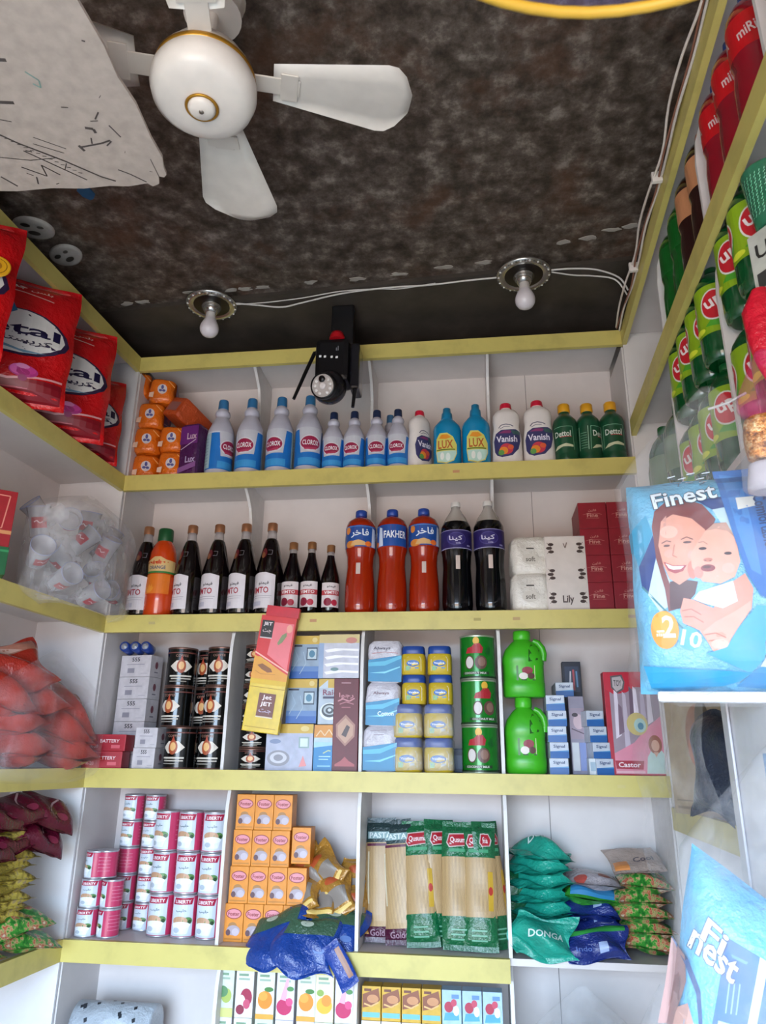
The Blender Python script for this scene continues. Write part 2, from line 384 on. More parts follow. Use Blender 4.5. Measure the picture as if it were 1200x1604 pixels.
# ------------------------------------------------------------------ bottles
def bottle(name, prof, mat, label_prof=None, art=None, cap=None, capmat=None, n=2, seg=24, lab='wrap', extra=None, lspan=None):
    r = empty(name); MB().lathe(prof, mat, seg, n).build('bottle_body', r)
    if art:
        b = MB(); fm = wrap(prof) if lab == 'wrap' else press(prof, n)
        b.art(art, fm, .008, (0, 1) if lab != 'wrap' else (0,)); b.build('bottle_label', r)
    if cap: MB().lathe(cap, capmat, 16).build('bottle_cap', r)
    if extra: extra(r)
    return r
def bleach(h, r0, caphex, light=False):
    k = h/.312; q = r0/.048
    P = [(0, .044*q), (.004*k, .0475*q), (.02*k, .048*q), (.17*k, .048*q), (.185*k, .046*q), (.215*k, .034*q), (.232*k, .026*q), (.237*k, .022*q), (.242*k, .0255*q), (.252*k, .028*q), (.262*k, .0255*q), (.270*k, .018*q), (.285*k, .016*q)]
    blue = '#2173c4'; s = q; z0, z1 = .022*k, .168*k; c = .108*k
    A = [('r', -.14*s, z0, .14*s, z1, blue), ('r', -.14*s, z1-.006*k, .14*s, z1, '#c9d0dc'), ('p', [(-.045*s, z1), (.05*s, z1), (.04*s, c-.033*k), (-.035*s, c-.037*k)], '#c4c6cf'), ('r', -.045*s, z0+.004, .05*s, z0+.03*k, '#3f97d6'),
         ('e', 0, c, .040*s, .031*k, '#d8d4dc'), ('e', 0, c, .036*s, .026*k, '#9a1f48'), ('p', [(-.024*s, c-.02*k), (.024*s, c-.014*k), (.02*s, c-.024*k), (-.02*s, c-.026*k)], '#b4405e'),
         ('t', 'CLOROX', 0, c+.001, .019*k, '#f2f2f6', .058*s), ('r', -.135*s, z0+.004, -.075*s, z1-.006, '#a9c6cf'), ('r', .075*s, z0+.004, .135*s, z1-.006, '#a9c6cf')]
    A += [('r', x-.022*s, z0+(.02+.012*i)*k, x+.022*s, z0+(.022+.012*i)*k, '#7896ac') for i in range(9) for x in (-.105*s, .105*s)]
    return Kind(bottle('bleach_bottle', P, M('#b9b8c6', .35), art=A, cap=[(.272*k, .0185*q), (.276*k, .019*q), (.304*k, .018*q), (.309*k, .0165*q)], capmat=M(caphex, .4)))
BL = bleach(.312, .048, '#2f6d9d'); g = 'large bleach bottles on the top back shelf'
for x, rz, w in [(.318, 68, 'pale side showing, beside the soap packs'), (.428, -8, 'second from the orange soap packs'), (.540, -16, 'third from the orange soap packs'), (.646, 22, 'under the camera antenna')]:
    BL.put((x, .062, Z5), 'large white bleach bottle with blue cap, '+w, 'bottle', g, rz)
BS = bleach(.238, .038, '#1d2b4d'); g = 'small bleach bottles on the top back shelf'
for x, y, rz, w in [(.737, .055, 0, 'directly under the camera lens'), (.812, .055, -10, 'under the hanging camera antenna'), (.892, .055, 5, 'third of the dark-capped ones'), (.968, .055, -4, 'next to the white dish soap')]:
    BS.put((x, y, Z5), 'small white bleach bottle with navy cap, '+w, 'bottle', g, rz)
BM = bleach(.272, .036, '#3f6f9a'); BM.put((.927, .165, Z5), 'white bleach bottle with pale blue cap standing behind the small ones', 'bottle')

def dish_white():
    n = 2.6; P = [(0, .046, .030), (.006, .051, .034), (.03, .052, .035), (.10, .050, .034), (.15, .044, .031), (.175, .047, .032), (.195, .045, .030), (.21, .034, .025), (.217, .018, .016), (.222, .0165, .0165)]
    A = [('l', [(-.028, .138), (-.02, .148), (-.004, .152), (.012, .149), (.022, .143)], .003, '#54506a'), ('l', [(-.024, .134), (-.01, .142), (.01, .142)], .002, '#54506a'),
         ('p', [(-.043, .05), (-.045, .09), (-.038, .118), (-.02, .130), (.03, .132), (.044, .124), (.044, .09), (.036, .058), (.015, .034), (-.02, .028), (-.036, .036)], '#3b3a6a'),
         ('p', [(-.03, .118), (-.01, .127), (.02, .127), (.01, .116)], '#8c3a6d'), ('p', [(.012, .127), (.04, .126), (.042, .112), (.02, .112)], '#3f5f5d'),
         ('e', -.004, .058, .022, .020, '#c93a4e'), ('e', -.014, .052, .015, .014, '#e98b2e'), ('e', -.022, .045, .010, .010, '#5f9a4a'), ('e', .010, .064, .010, .009, '#e0603a'),
         ('t', 'Vanish', -.002, .095, .024, '#e8e4f2', .070)]
    return Kind(bottle('dish_soap_bottle', P, M('#e3dcd8', .35), art=A, cap=[(.2205, .021, .019), (.238, .019, .017), (.24, .017, .016)], capmat=M('#d11f3c', .35), n=n, lab='press'))
DW = dish_white(); g = 'white dish soap bottles with red caps'
DW.put((1.044, .06, Z5), 'white dish soap bottle with red cap turned sideways, beside the blue bottles', 'bottle', g, 48, sc=(.88, .88, .95))
DW.put((1.345, .06, Z5), 'white dish soap bottle with red cap beside the blue bottle', 'bottle', g, 0)
DW.put((1.452, .06, Z5), 'white dish soap bottle with red cap beside the green bottles', 'bottle', g, 0, sc=(1.03, 1, 1.02))
def dish_blue():
    n = 2.4; P = [(0, .044, .03), (.005, .048, .033), (.03, .049, .034), (.15, .049, .034), (.165, .046, .032), (.185, .030, .024), (.192, .022, .020), (.196, .0195, .0195)]
    A = [('p', [(-.032, .022), (-.036, .06), (-.034, .11), (-.022, .130), (.004, .130), (.024, .115), (.036, .085), (.036, .05), (.026, .024), (0, .014)], '#d9d26a'),
         ('p', [(-.030, .026), (-.034, .06), (.034, .062), (.034, .05), (.024, .027), (0, .018)], '#bfe0d4'), ('p', [(-.026, .11), (-.016, .124), (.004, .124), (.018, .112), (0, .106)], '#e8952a'),
         ('r', -.034, .064, .030, .068, '#4c6a20'), ('t', 'LUX', -.002, .086, .032, '#b8562a', .052), ('e', -.014, .042, .007, .014, '#f0f4ee'), ('e', .006, .038, .008, .015, '#e6f3ee')]
    return Kind(bottle('dish_soap_bottle', P, M('#0f86b8', .22, 0, 'liquid'), art=A, cap=[(.1955, .021), (.218, .0185), (.222, .0145), (.238, .0135), (.24, .010)], capmat=M('#1780ae', .35), n=n, lab='press'))
DB = dish_blue(); g = 'blue dish soap bottles'
DB.put((1.140, .06, Z5), 'blue dish soap bottle with yellow lemon label beside the sideways white bottle', 'bottle', g, -5, sc=(.99, 1, .98))
DB.put((1.240, .065, Z5), 'blue dish soap bottle with yellow lemon label beside the white bottles, taller', 'bottle', g, 5, sc=(1, 1, 1.03))
def disinfect():
    P = [(0, .037), (.005, .041), (.03, .0415), (.034, .040), (.036, .0405), (.125, .0405), (.13, .042), (.15, .042), (.165, .038), (.178, .028), (.186, .020), (.192, .018), (.198, .018)]
    A = [('l', [(-.035, .13), (.035, .13), (.038, .045)], .0015, '#7fae92'), ('l', [(-.035, .13), (-.038, .045)], .0015, '#7fae92'),
         ('t', 'Dettol', 0, .104, .022, '#cfd6cc', .056), ('r', -.01, .091, .03, .094, '#a83a3c'), ('p', [(-.034, .048), (-.02, .062), (.01, .068), (.034, .062), (.034, .055), (.0, .057), (-.02, .050)], '#c8c9a8')]
    A += [('r', -.07, .052+.009*i, -.048, .0535+.009*i, '#7fae92') for i in range(7)]+[('l', [(-.075, .13), (-.075, .045)], .0018, '#9cc0a4'), ('l', [(-.045, .045), (-.045, .13)], .0018, '#9cc0a4')]
    return Kind(bottle('disinfectant_bottle', P, M('#0f4a30', .3, 0, 'liquid'), art=A, cap=[(.196, .0195), (.20, .021), (.224, .0205), (.227, .018)], capmat=M('#dfa01f', .4)))
DT = disinfect(); g = 'green disinfectant bottles with yellow caps'
DT.put((1.543, .06, Z5), 'green disinfectant bottle with yellow cap beside the white dish soap', 'bottle', g, -22)
DT.put((1.620, .065, Z5), 'middle green disinfectant bottle with yellow cap, label edge forward', 'bottle', g, 52)
DT.put((1.698, .06, Z5), 'green disinfectant bottle with yellow cap, label forward, nearest the unit end', 'bottle', g, -4)
DT.put((1.722, .165, Z5), 'green disinfectant bottle half hidden behind the last one', 'bottle', g, 60, sc=(.6, .8, 1))

# ---- second shelf: cordials and sodas
def vimto():
    P = [(0, .040), (.006, .046), (.012, .0475), (.14, .0475), (.155, .0465), (.20, .037), (.245, .027), (.262, .0215), (.268, .0175)]
    A = [('p', [(-.058, .022), (-.058, .134), (-.012, .142), (.012, .142), (.045, .134), (.045, .022)], '#d9d3d8'), ('t', ar('فيمتو'), .006, .105, .014, '#2a2430', .036),
         ('t', 'VIMTO', -.010, .082, .021, '#a32436', .068), ('r', -.04, .062, .035, .0632, '#8a8290'), ('r', -.035, .055, .03, .056, '#8a8290'), ('r', -.05, .030, .0, .045, '#bdb9c8')]
    def ex(r):
        MB().lathe([(.268, .0172), (.30, .0150), (.303, .0152)], M('#a9a4a6', .15, 0, 'glass', .55), 16).build('bottle_neck', r)
        MB().lathe([(.296, .0172), (.300, .0178), (.322, .0175), (.325, .0155)], M('#b07a58', .35, .6), 16).build('bottle_cap', r)
        MB().art([('e', -.006, .212, .011, .018, '#5e1520'), ('e', -.008, .205, .007, .011, '#8a5a3a'), ('l', [(.008, .222), (.022, .222), (.022, .206), (.008, .206)], .0016, '#6e6a70')], wrap(P), .008).build('neck_label', r)
    return Kind(bottle('cordial_bottle', P, M('#0a0508', .12, 0, 'liquid'), art=A, extra=ex))
VM = vimto(); g = 'tall dark cordial bottles'
VM.put((.085, .065, Z4), 'tall dark cordial bottle half hidden behind the bag of glasses', 'bottle', g, -10)
for x, rz, w in [(.247, -32, 'beside the orange squash'), (.345, -20, 'second from the orange squash'), (.441, -26, 'third from the orange squash'), (.534, -15, 'beside the short cordial bottles')]:
    VM.put((x, .062, Z4), 'tall dark cordial bottle with copper cap and white label, '+w, 'bottle', g, rz)
def cordial():
    P = [(0, .030), (.005, .034), (.12, .034), (.135, .032), (.175, .022), (.20, .015), (.215, .013)]
    A = [('r', -.036, .026, .036, .112, '#ddd3d4'), ('r', -.036, .068, .036, .085, '#b9474e'), ('t', 'VIMTO', .0, .077, .011, '#f0e6e6', .05), ('e', -.012, .044, .014, .014, '#8a1836'), ('e', .012, .042, .011, .011, '#b52a44'), ('t', ar('فيمتو'), 0, .098, .010, '#3a2430', .03)]
    def ex(r):
        MB().lathe([(.215, .0128), (.236, .0125)], M('#a9a4a6', .15, 0, 'glass', .55), 16).build('bottle_neck', r)
        MB().lathe([(.228, .0150), (.252, .0150), (.254, .013)], M('#ad7a50', .35, .6), 16).build('bottle_cap', r)
    return Kind(bottle('cordial_bottle', P, M('#090509', .12, 0, 'liquid'), art=A, extra=ex))
CD = cordial(); g = 'short dark cordial bottles'
for x, rz, w in [(.612, -8, 'beside the tall ones'), (.676, -6, 'in the middle'), (.742, 20, 'beside the orange sodas')]:
    CD.put((x, .062, Z4), 'short dark cordial bottle with red and white label, '+w, 'bottle', g, rz, sc=1 if x < .7 else (.95, .95, .95))
def squash():
    P = [(0, .044), (.006, .049), (.09, .0485), (.10, .047), (.17, .046), (.185, .0475), (.225, .044), (.25, .036), (.263, .027), (.268, .024)]
    A = [('p', [(-.07, .150), (-.07, .19), (-.03, .194), (-.01, .204), (.01, .204), (.03, .194), (.07, .19), (.07, .150)], '#d6b478'), ('r', -.07, .146, .07, .153, '#2f7a38'), ('t', 'ORANGE', 0, .166, .012, '#27406c', .06),
         ('p', [(-.02, .178), (-.012, .192), (-.006, .178)], '#c0502a'), ('p', [(-.002, .178), (.007, .195), (.015, .178)], '#c0502a'), ('r', -.05, .075, .05, .143, '#dd7420'), ('e', -.02, .10, .017, .022, '#e89232'), ('l', [(-.03, .12), (.03, .12)], .002, '#f0b060')]
    return Kind(bottle('squash_bottle', P, M('#c8400c', .25, 0, 'liquid'), art=A, cap=[(.266, .0255), (.27, .0265), (.308, .0255), (.312, .023)], capmat=M('#11502a', .45)))
squash().put((.152, .058, Z4), 'orange squash bottle with dark green cap beside the bag of glasses', 'bottle')
def soda(liq, lab, capc, neckclear, word2=None):
    h = .36 if not neckclear else .381
    if not neckclear: P = [(0, .040), (.006, .047), (.03, .050), (.10, .049), (.16, .044), (.195, .045), (.215, .0505), (.225, .051), (.292, .051), (.302, .0505), (.318, .044), (.33, .028), (.337, .016)]
    else: P = [(0, .040), (.006, .047), (.03, .050), (.10, .049), (.15, .046), (.19, .048), (.205, .0505), (.275, .0505), (.29, .050), (.305, .043)]
    if not neckclear:
        A = [('r', -.155, .222, .155, .296, '#1d4f9e'), ('e', -.03, .232, .022, .012, '#d98a3a'), ('p', [(-.03, .226), (-.02, .242), (.0, .246), (.02, .240), (.03, .226)], '#dcb27a'), ('e', .034, .232, .012, .009, '#e9742a'),
             ('p', [(.046, .223), (.05, .29), (.062, .285), (.066, .224)], '#cfdcf0'), ('t', ar('فاخر'), .004, .268, .030, '#e6eefa', .062), ('t', 'FAKHER', .108, .262, .025, '#f0f2fa', .078), ('e', -.04, .28, .010, .013, '#e08a3a'), ('e', -.10, .255, .03, .025, '#2f6ab8'), ('l', [(-.05, .292), (.05, .292)], .002, '#6d9ad6')]
    else:
        A = [('r', -.155, .208, .155, .272, '#2a2160'), ('r', -.155, .2695, .155, .272, '#8f8ab8'), ('r', -.155, .208, .155, .2105, '#a9a6c8'), ('e', -.004, .241, .032, .022, '#4a4386'), ('e', -.004, .241, .029, .019, '#332a70'), ('t', ar('كينا'), -.006, .242, .020, '#d8d6ea', .044), ('t', 'cola', .002, .226, .006, '#b9b6d8', .016), ('r', .032, .216, .046, .221, '#8f8ab8')]
    def ex(r):
        if neckclear:
            MB().lathe([(.305, .0428), (.325, .034), (.345, .021), (.357, .015), (.366, .0145)], M('#b9b4ae', .12, 0, 'glass', .5), 20).build('bottle_neck', r)
            MB().lathe([(.364, .0165), (.379, .0160), (.381, .014)], M('#dedbd8', .4), 16).build('bottle_cap', r)
        else:
            MB().lathe([(.337, .0170), (.339, .020), (.357, .0195), (.36, .017)], M('#23459c', .4), 16).build('bottle_cap', r)
        for x in (-.0,):
            MB().art([('r', -.007, .13 if not neckclear else .14, .007, .168 if not neckclear else .185, '#c9b8b0')], wrap(P), .008).build('pale_strip', r)  # flat pale rectangle laid on the bottle waist
    return Kind(bottle('soda_bottle', P, M(liq, .15, 0, 'liquid'), art=A, extra=ex))
FK = soda('#9c2406', 0, 0, False); g = 'orange soda bottles with blue labels'
for x, rz, w in [(.843, 0, 'beside the short cordial bottles'), (.950, -104, 'in the middle, showing the Latin lettering'), (1.056, 4, 'beside the dark cola')]:
    FK.put((x, .062, Z4), 'large orange soda bottle with blue label and cap, '+w, 'bottle', g, rz)
KN = soda('#05060c', 0, 0, True); g = 'dark cola bottles with purple labels'
KN.put((1.164, .062, Z4), 'large dark cola bottle with purple label beside the orange sodas', 'bottle', g, 6)
KN.put((1.271, .062, Z4), 'large dark cola bottle with purple label beside the white tissue packs', 'bottle', g, 3)

# ------------------------------------------------------------------ cartons and boxes
def carton(name, w, h, d, hexc, front=None, side=None, top=None, sidehex=None, rough=.45, kind='card', bev=.0015, part='front_print', lid=False):
    r = empty(name); b = MB(); b.box(-w/2, w/2, -d/2, d/2, 0, h, M(hexc, rough, 0, kind), bev); b.build('carton_body', r)
    if front: b = MB(); b.art(front, flat(-d/2)); b.build(part, r)
    if side: b = MB(); b.art(side, lambda u, v, e: (w/2+e, u, v)); b.build('side_print', r)
    return r
def softpack(w, h, d, mat, n=3.2, seed=0):  # rounded squashy wrapped pack
    random.seed(seed); b = MB(); rows = []
    for i in range(13):
        t = -1+2*i/12; q = (1-abs(t)**5)**.5 if abs(t) < 1 else .0
        q = max(q, .55); rows.append((h/2+h/2*t, w/2*(.9+.1*q) if abs(t) < .99 else w/2*.8, d/2*(.9+.1*q) if abs(t) < .99 else d/2*.8))
    b.lathe(rows, mat, 40, n)
    ph = [random.uniform(0, 6) for _ in range(4)]
    b.v = [(x+.0018*math.sin(70*z+ph[0]+40*y), y+.0018*math.sin(60*x+ph[1]+50*z), z) for x, y, z in b.v]; return b
def tissue_pack():
    r = empty('tissue_pack'); softpack(.122, .121, .11, M('#e4dfd6', .3, 0, 'crinkle'), 4.5, 3).build('pack_wrap', r)
    MB().art([('e', 0, .045, .026, .018, '#d2ccc2'), ('t', 'soft', 0, .045, .016, '#6f675d', .03), ('r', -.012, .078, .012, .082, '#3a3632')], flat(-.0565)).build('pack_print', r); return Kind(r)
TP = tissue_pack(); g = 'white wrapped tissue packs'
TP.put((1.393, .065, Z4), 'white wrapped tissue pack on the shelf beside the dark cola, lower one', 'tissue pack', g)
TP.put((1.396, .068, Z4+.1215), 'white wrapped tissue pack lying on top of the lower one', 'tissue pack', g, 3)
fr = [('r', -.060, .004, .060, .236, '#d9cfc8')]
for z in (.03, .105, .19):
    for s in (-1, 1):
        for dx, dz in ((.05, 0), (.044, .012), (.044, -.012)): fr.append(('e', s*dx, z+dz+.01, .009, .005, '#3f2f2c'))
        fr.append(('l', [(s*.056, z-.008), (s*.040, z+.01), (s*.056, z+.028)], .0015, '#6a5650'))
fr += [('l', [(-.005, .215), (.0, .2), (.006, .218)], .003, '#8a7870'), ('t', 'Lily', 0, .032, .03, '#4a3a38', .034)]
Kind(carton('tissue_box', .126, .24, .11, '#d8cec8', fr)).put((1.508, .068, Z4), 'tall cream tissue box with dark flower print beside the dark red boxes', 'box')
Kind(carton('tissue_box', .085, .262, .06, '#5e1220', [('r', -.04, .25, .04, .258, '#7c1c2c')])).put((1.532, .168, Z4), 'dark red box whose top shows behind the cream tissue box', 'box')
def redbox():
    f = [('l', [(-.03, .046), (-.015, .05), (.015, .05), (.03, .046)], .0012, '#b56a66'), ('t', 'Fine', -.0, .044, .014, '#c98a80', .034), ('t', ar('فاين'), 0, .060, .010, '#c07a72', .026), ('l', [(-.02, .034), (.02, .034)], .0012, '#b56a66')]
    return Kind(carton('tissue_box', .088, .0875, .16, '#8c0e22', f))
RB = redbox(); g = 'dark red tissue boxes stacked on the second shelf'
for c, (x, cw) in enumerate([(1.602, 'in the outer stack beside the cream box'), (1.692, 'in the stack at the shelf end')]):
    for k, kw in enumerate(['bottom', 'second', 'third', 'top']):
        RB.put((x, .094, Z4+.088*k), 'dark red tissue box, %s %s' % (kw, cw), 'box', g, 0)

# ---- third shelf, first bay
def batt(w, h, d):
    f = [('t', '555', 0, h*.80, h*.19, '#2c2a30', w*.26), ('r', -w*.3, h*.56, w*.3, h*.585, '#8a8694'), ('r', -w*.25, h*.18, -w*.02, h*.40, '#8f8b96'), ('r', w*.2, h*.14, w*.42, h*.16, '#9a96a0')]
    s = [('e', 0, h*.55, d*.12, h*.17, '#7a4652'), ('r', -d*.15, h*.2, d*.15, h*.25, '#6d6a78')]
    return Kind(carton('battery_box', w, h, d, '#c6c0c4', f, s))
BB = batt(.117, .0715, .07); g = 'white battery boxes stacked against the side panel'
for k, kw in enumerate(['bottom', 'second', 'third', 'fourth', 'top']):
    BB.put((.082, .135, Z3+.0722*k), 'white 555 battery box, %s of the tall stack' % kw, 'box', g, -10)
tb = MB(); tb.T = Matrix.Rotation(R(90), 4, 'X')
r = empty('battery_cell'); MB().lathe([(0, .0165), (.001, .017), (.05, .017), (.052, .015)], M('#1f3c8a', .3), 18).build('cell_body', r)
MB().lathe([(.052, .012), (.0525, .0118), (.056, .006), (.0575, .005)], M('#c9ccd6', .3, .7), 14).build('cell_terminal', r)
BC = Kind(r)
for i, w in enumerate(['at the side panel', 'in the middle', 'beside the black cans']):
    BC.put((.040+.037*i, .125, Z3+.0722*5+.0175), 'blue battery cell lying end forward on the white boxes, '+w, 'battery', 'blue battery cells on the white boxes', 0, (R(80), 0, 0))
f = [('r', -.056, .004, .056, .044, '#a3172a'), ('t', 'BATTERY', .012, .030, .010, '#e8c9cc', .062), ('r', .018, .008, .046, .018, '#cf5a66'), ('t', 'R-20', -.036, .014, .010, '#e0a9ae', .024)]
RBX = Kind(carton('battery_box', .125, .050, .07, '#ad1a2c', f)); g = 'red battery boxes at the third shelf corner'
RBX.put((.046, .035, Z3), 'red battery box lying on the shelf corner, lower one', 'box', g, 6)
RBX.put((.054, .037, Z3+.0505), 'red battery box lying on top of the other red one', 'box', g, 3)
WB = batt(.072, .061, .09); g = 'small white battery boxes beside the black cans'
WB.put((.178, .06, Z3), 'small white 555 battery box beside the black cans, lower one', 'box', g)
WB.put((.180, .06, Z3+.0615), 'small white 555 battery box beside the black cans, upper one', 'box', g)
def can(r0, h, body, art, rim='#6a5850', seg=24):
    r = empty('food_can'); P = [(.003, r0), (h-.004, r0)]
    MB().lathe(P, body, seg, caps=False).build('can_body', r)
    MB().lathe([(0, r0-.002), (.0005, r0+.0006), (.003, r0+.0008), (.0045, r0)], M(rim, .35, .7), seg).build('can_rim', r)
    MB().lathe([(h-.006, r0), (h-.004, r0+.0008), (h-.0006, r0+.0008), (h, r0-.0015), (h-.002, r0-.004)], M(rim, .35, .7), seg).build('can_lid', r)
    if art: MB().art(art, wrap([(0, r0), (h, r0)]), .008).build('can_label', r)
    return r
def blackcan(r0, h):
    k = h/.126; q = r0/.047
    A = [('r', -.14*q, h-.020*k, .14*q, h-.016*k, '#6a3a34'), ('t', ar('حمدانيه') if 0 else 'COFFEE', 0, h-.028*k, .008*k, '#8f6a5c', .04*q),
         ('p', [(-.036*q, .064*k), (-.016*q, .082*k), (.016*q, .082*k), (.036*q, .064*k), (.016*q, .046*k), (-.016*q, .046*k)], '#d9cfc2'), ('e', 0, .064*k, .0145*q, .022*k, '#a04a28'), ('e', 0, .066*k, .009*q, .013*k, '#e0b074'), ('p', [(-.005*q, .084*k), (0, .100*k), (.005*q, .084*k)], '#a8402c'),
         ('r', -.036*q, .030*k, .036*q, .035*k, '#cfc8bc'), ('r', -.03*q, .022*k, .034*q, .026*k, '#bdb6aa'), ('r', -.034*q, .014*k, .02*q, .017*k, '#8f8a80')]
    return Kind(can(r0, h, M('#0b0c0c', .18, .2), A, '#7a5a50'))
BCN = blackcan(.0485, .126); g = 'black coffee cans in the first bay'
for x, y, z, rz, w in [(.274, .068, 0, -6, 'bottom front, beside the small white boxes'), (.381, .068, 0, -4, 'bottom front, beside the divider'), (.328, .165, 0, 0, 'bottom, behind the two front ones'),
                       (.243, .090, 1, -14, 'middle row, beside the white boxes'), (.320, .165, 1, -8, 'middle row, set back'), (.385, .082, 1, -14, 'middle row, beside the divider'),
                       (.243, .092, 2, 20, 'top row, beside the battery cells'), (.320, .165, 2, -18, 'top row, set back'), (.385, .085, 2, 4, 'top row, beside the divider')]:
    BCN.put((x, y, Z3+.1265*z), 'black coffee can with white and orange emblem, '+w, 'can', g, rz)
BC2 = blackcan(.043, .0635); g = 'small black coffee cans in the second bay'
for k, w in enumerate(['bottom', 'second', 'third', 'fourth', 'fifth', 'top']):
    BC2.put((.512, .07, Z3+.064*k), 'small black can, %s of the stack behind the hanging yellow pack' % w, 'can', g, 8 if k < 2 else -3)

# ---- third shelf, second bay: insecticide boxes and the hanging pack
def jetpack():
    w, h, d = .122, .372, .026; r = empty('insecticide_pack'); q = 1
    MB().box(-w/2, w/2, -d/2, d/2, 0, h, M('#d8b81a', .3, 0, 'card'), .002).build('carton_body', r)
    MB().box(-w/2+.012, w/2+.004, -d/2+.002, d/2-.002, h, h+.035, M('#c3182a', .3, 0, 'card'), .001).build('hang_flap', r)
    A = [('r', -w/2, .235, w/2, h, '#cf2a2c'), ('p', [(-w/2, .245), (w/2, .185), (w/2, .245)], '#cf2a2c'), ('p', [(-.012, h-.02), (w/2-.006, h-.02), (w/2-.006, .200), (-.02, .245)], '#e5737a'),
         ('p', [(-w/2, .252), (-w/2, .247), (w/2, .192), (w/2, .197)], '#f0b6a6'), ('p', [(-w/2, .240), (-w/2, .150), (w/2, .150), (w/2, .186)], '#dd9a2e'), ('p', [(-w/2, .165), (-w/2, .150), (w/2, .150), (w/2, .165)], '#d9b21c'),
         ('r', -w/2+.006, .296, -.014, .356, '#181412'), ('t', 'JET', -.034, .343, .014, '#e8dada', .030), ('t', ar('جت'), -.034, .320, .014, '#c9b4b4', .030), ('r', -w/2+.006, .296, -.014, .300, '#c9c0bc'),
         ('p', [(.008, .285), (.02, .312), (.034, .322), (.036, .31), (.024, .288), (.012, .278)], '#7d8a5c'), ('e', .042, .335, .010, .014, '#e8a08a'),
         ('p', [(-.046, .208), (-.03, .214), (.002, .200), (.008, .190), (-.008, .187), (-.03, .196)], '#8a5426'), ('l', [(-.05, .19), (-.03, .180), (.02, .184)], .0012, '#b9782a'),
         ('r', -w/2, .138, w/2, .1395, '#b08c10'), ('r', -.022, .048, .034, .122, '#6e3a30'), ('t', 'Jet', .006, .108, .018, '#f0e2e2', .032), ('t', 'JET', .006, .087, .016, '#f2e6e6', .038), ('t', ar('جت'), .006, .066, .014, '#b9a9c0', .042), ('r', -.022, .046, .034, .050, '#d9c9b0'), ('r', -w/2+.008, .014, w/2-.01, .0155, '#b08c10')]
    MB().art(A, flat(-d/2)).build('front_print', r)
    MB().art([('r', -d/2, .2, d/2, h, '#b0202a')], lambda u, v, e: (w/2+e, u, v)).build('side_print', r)
    return Kind(r)
jetpack().put((.562, -.028, 1.556), 'yellow and red insecticide pack hanging over the third shelf front', 'pack', rot=(R(1), R(7), R(2)), sc=(.93, 1, .95))
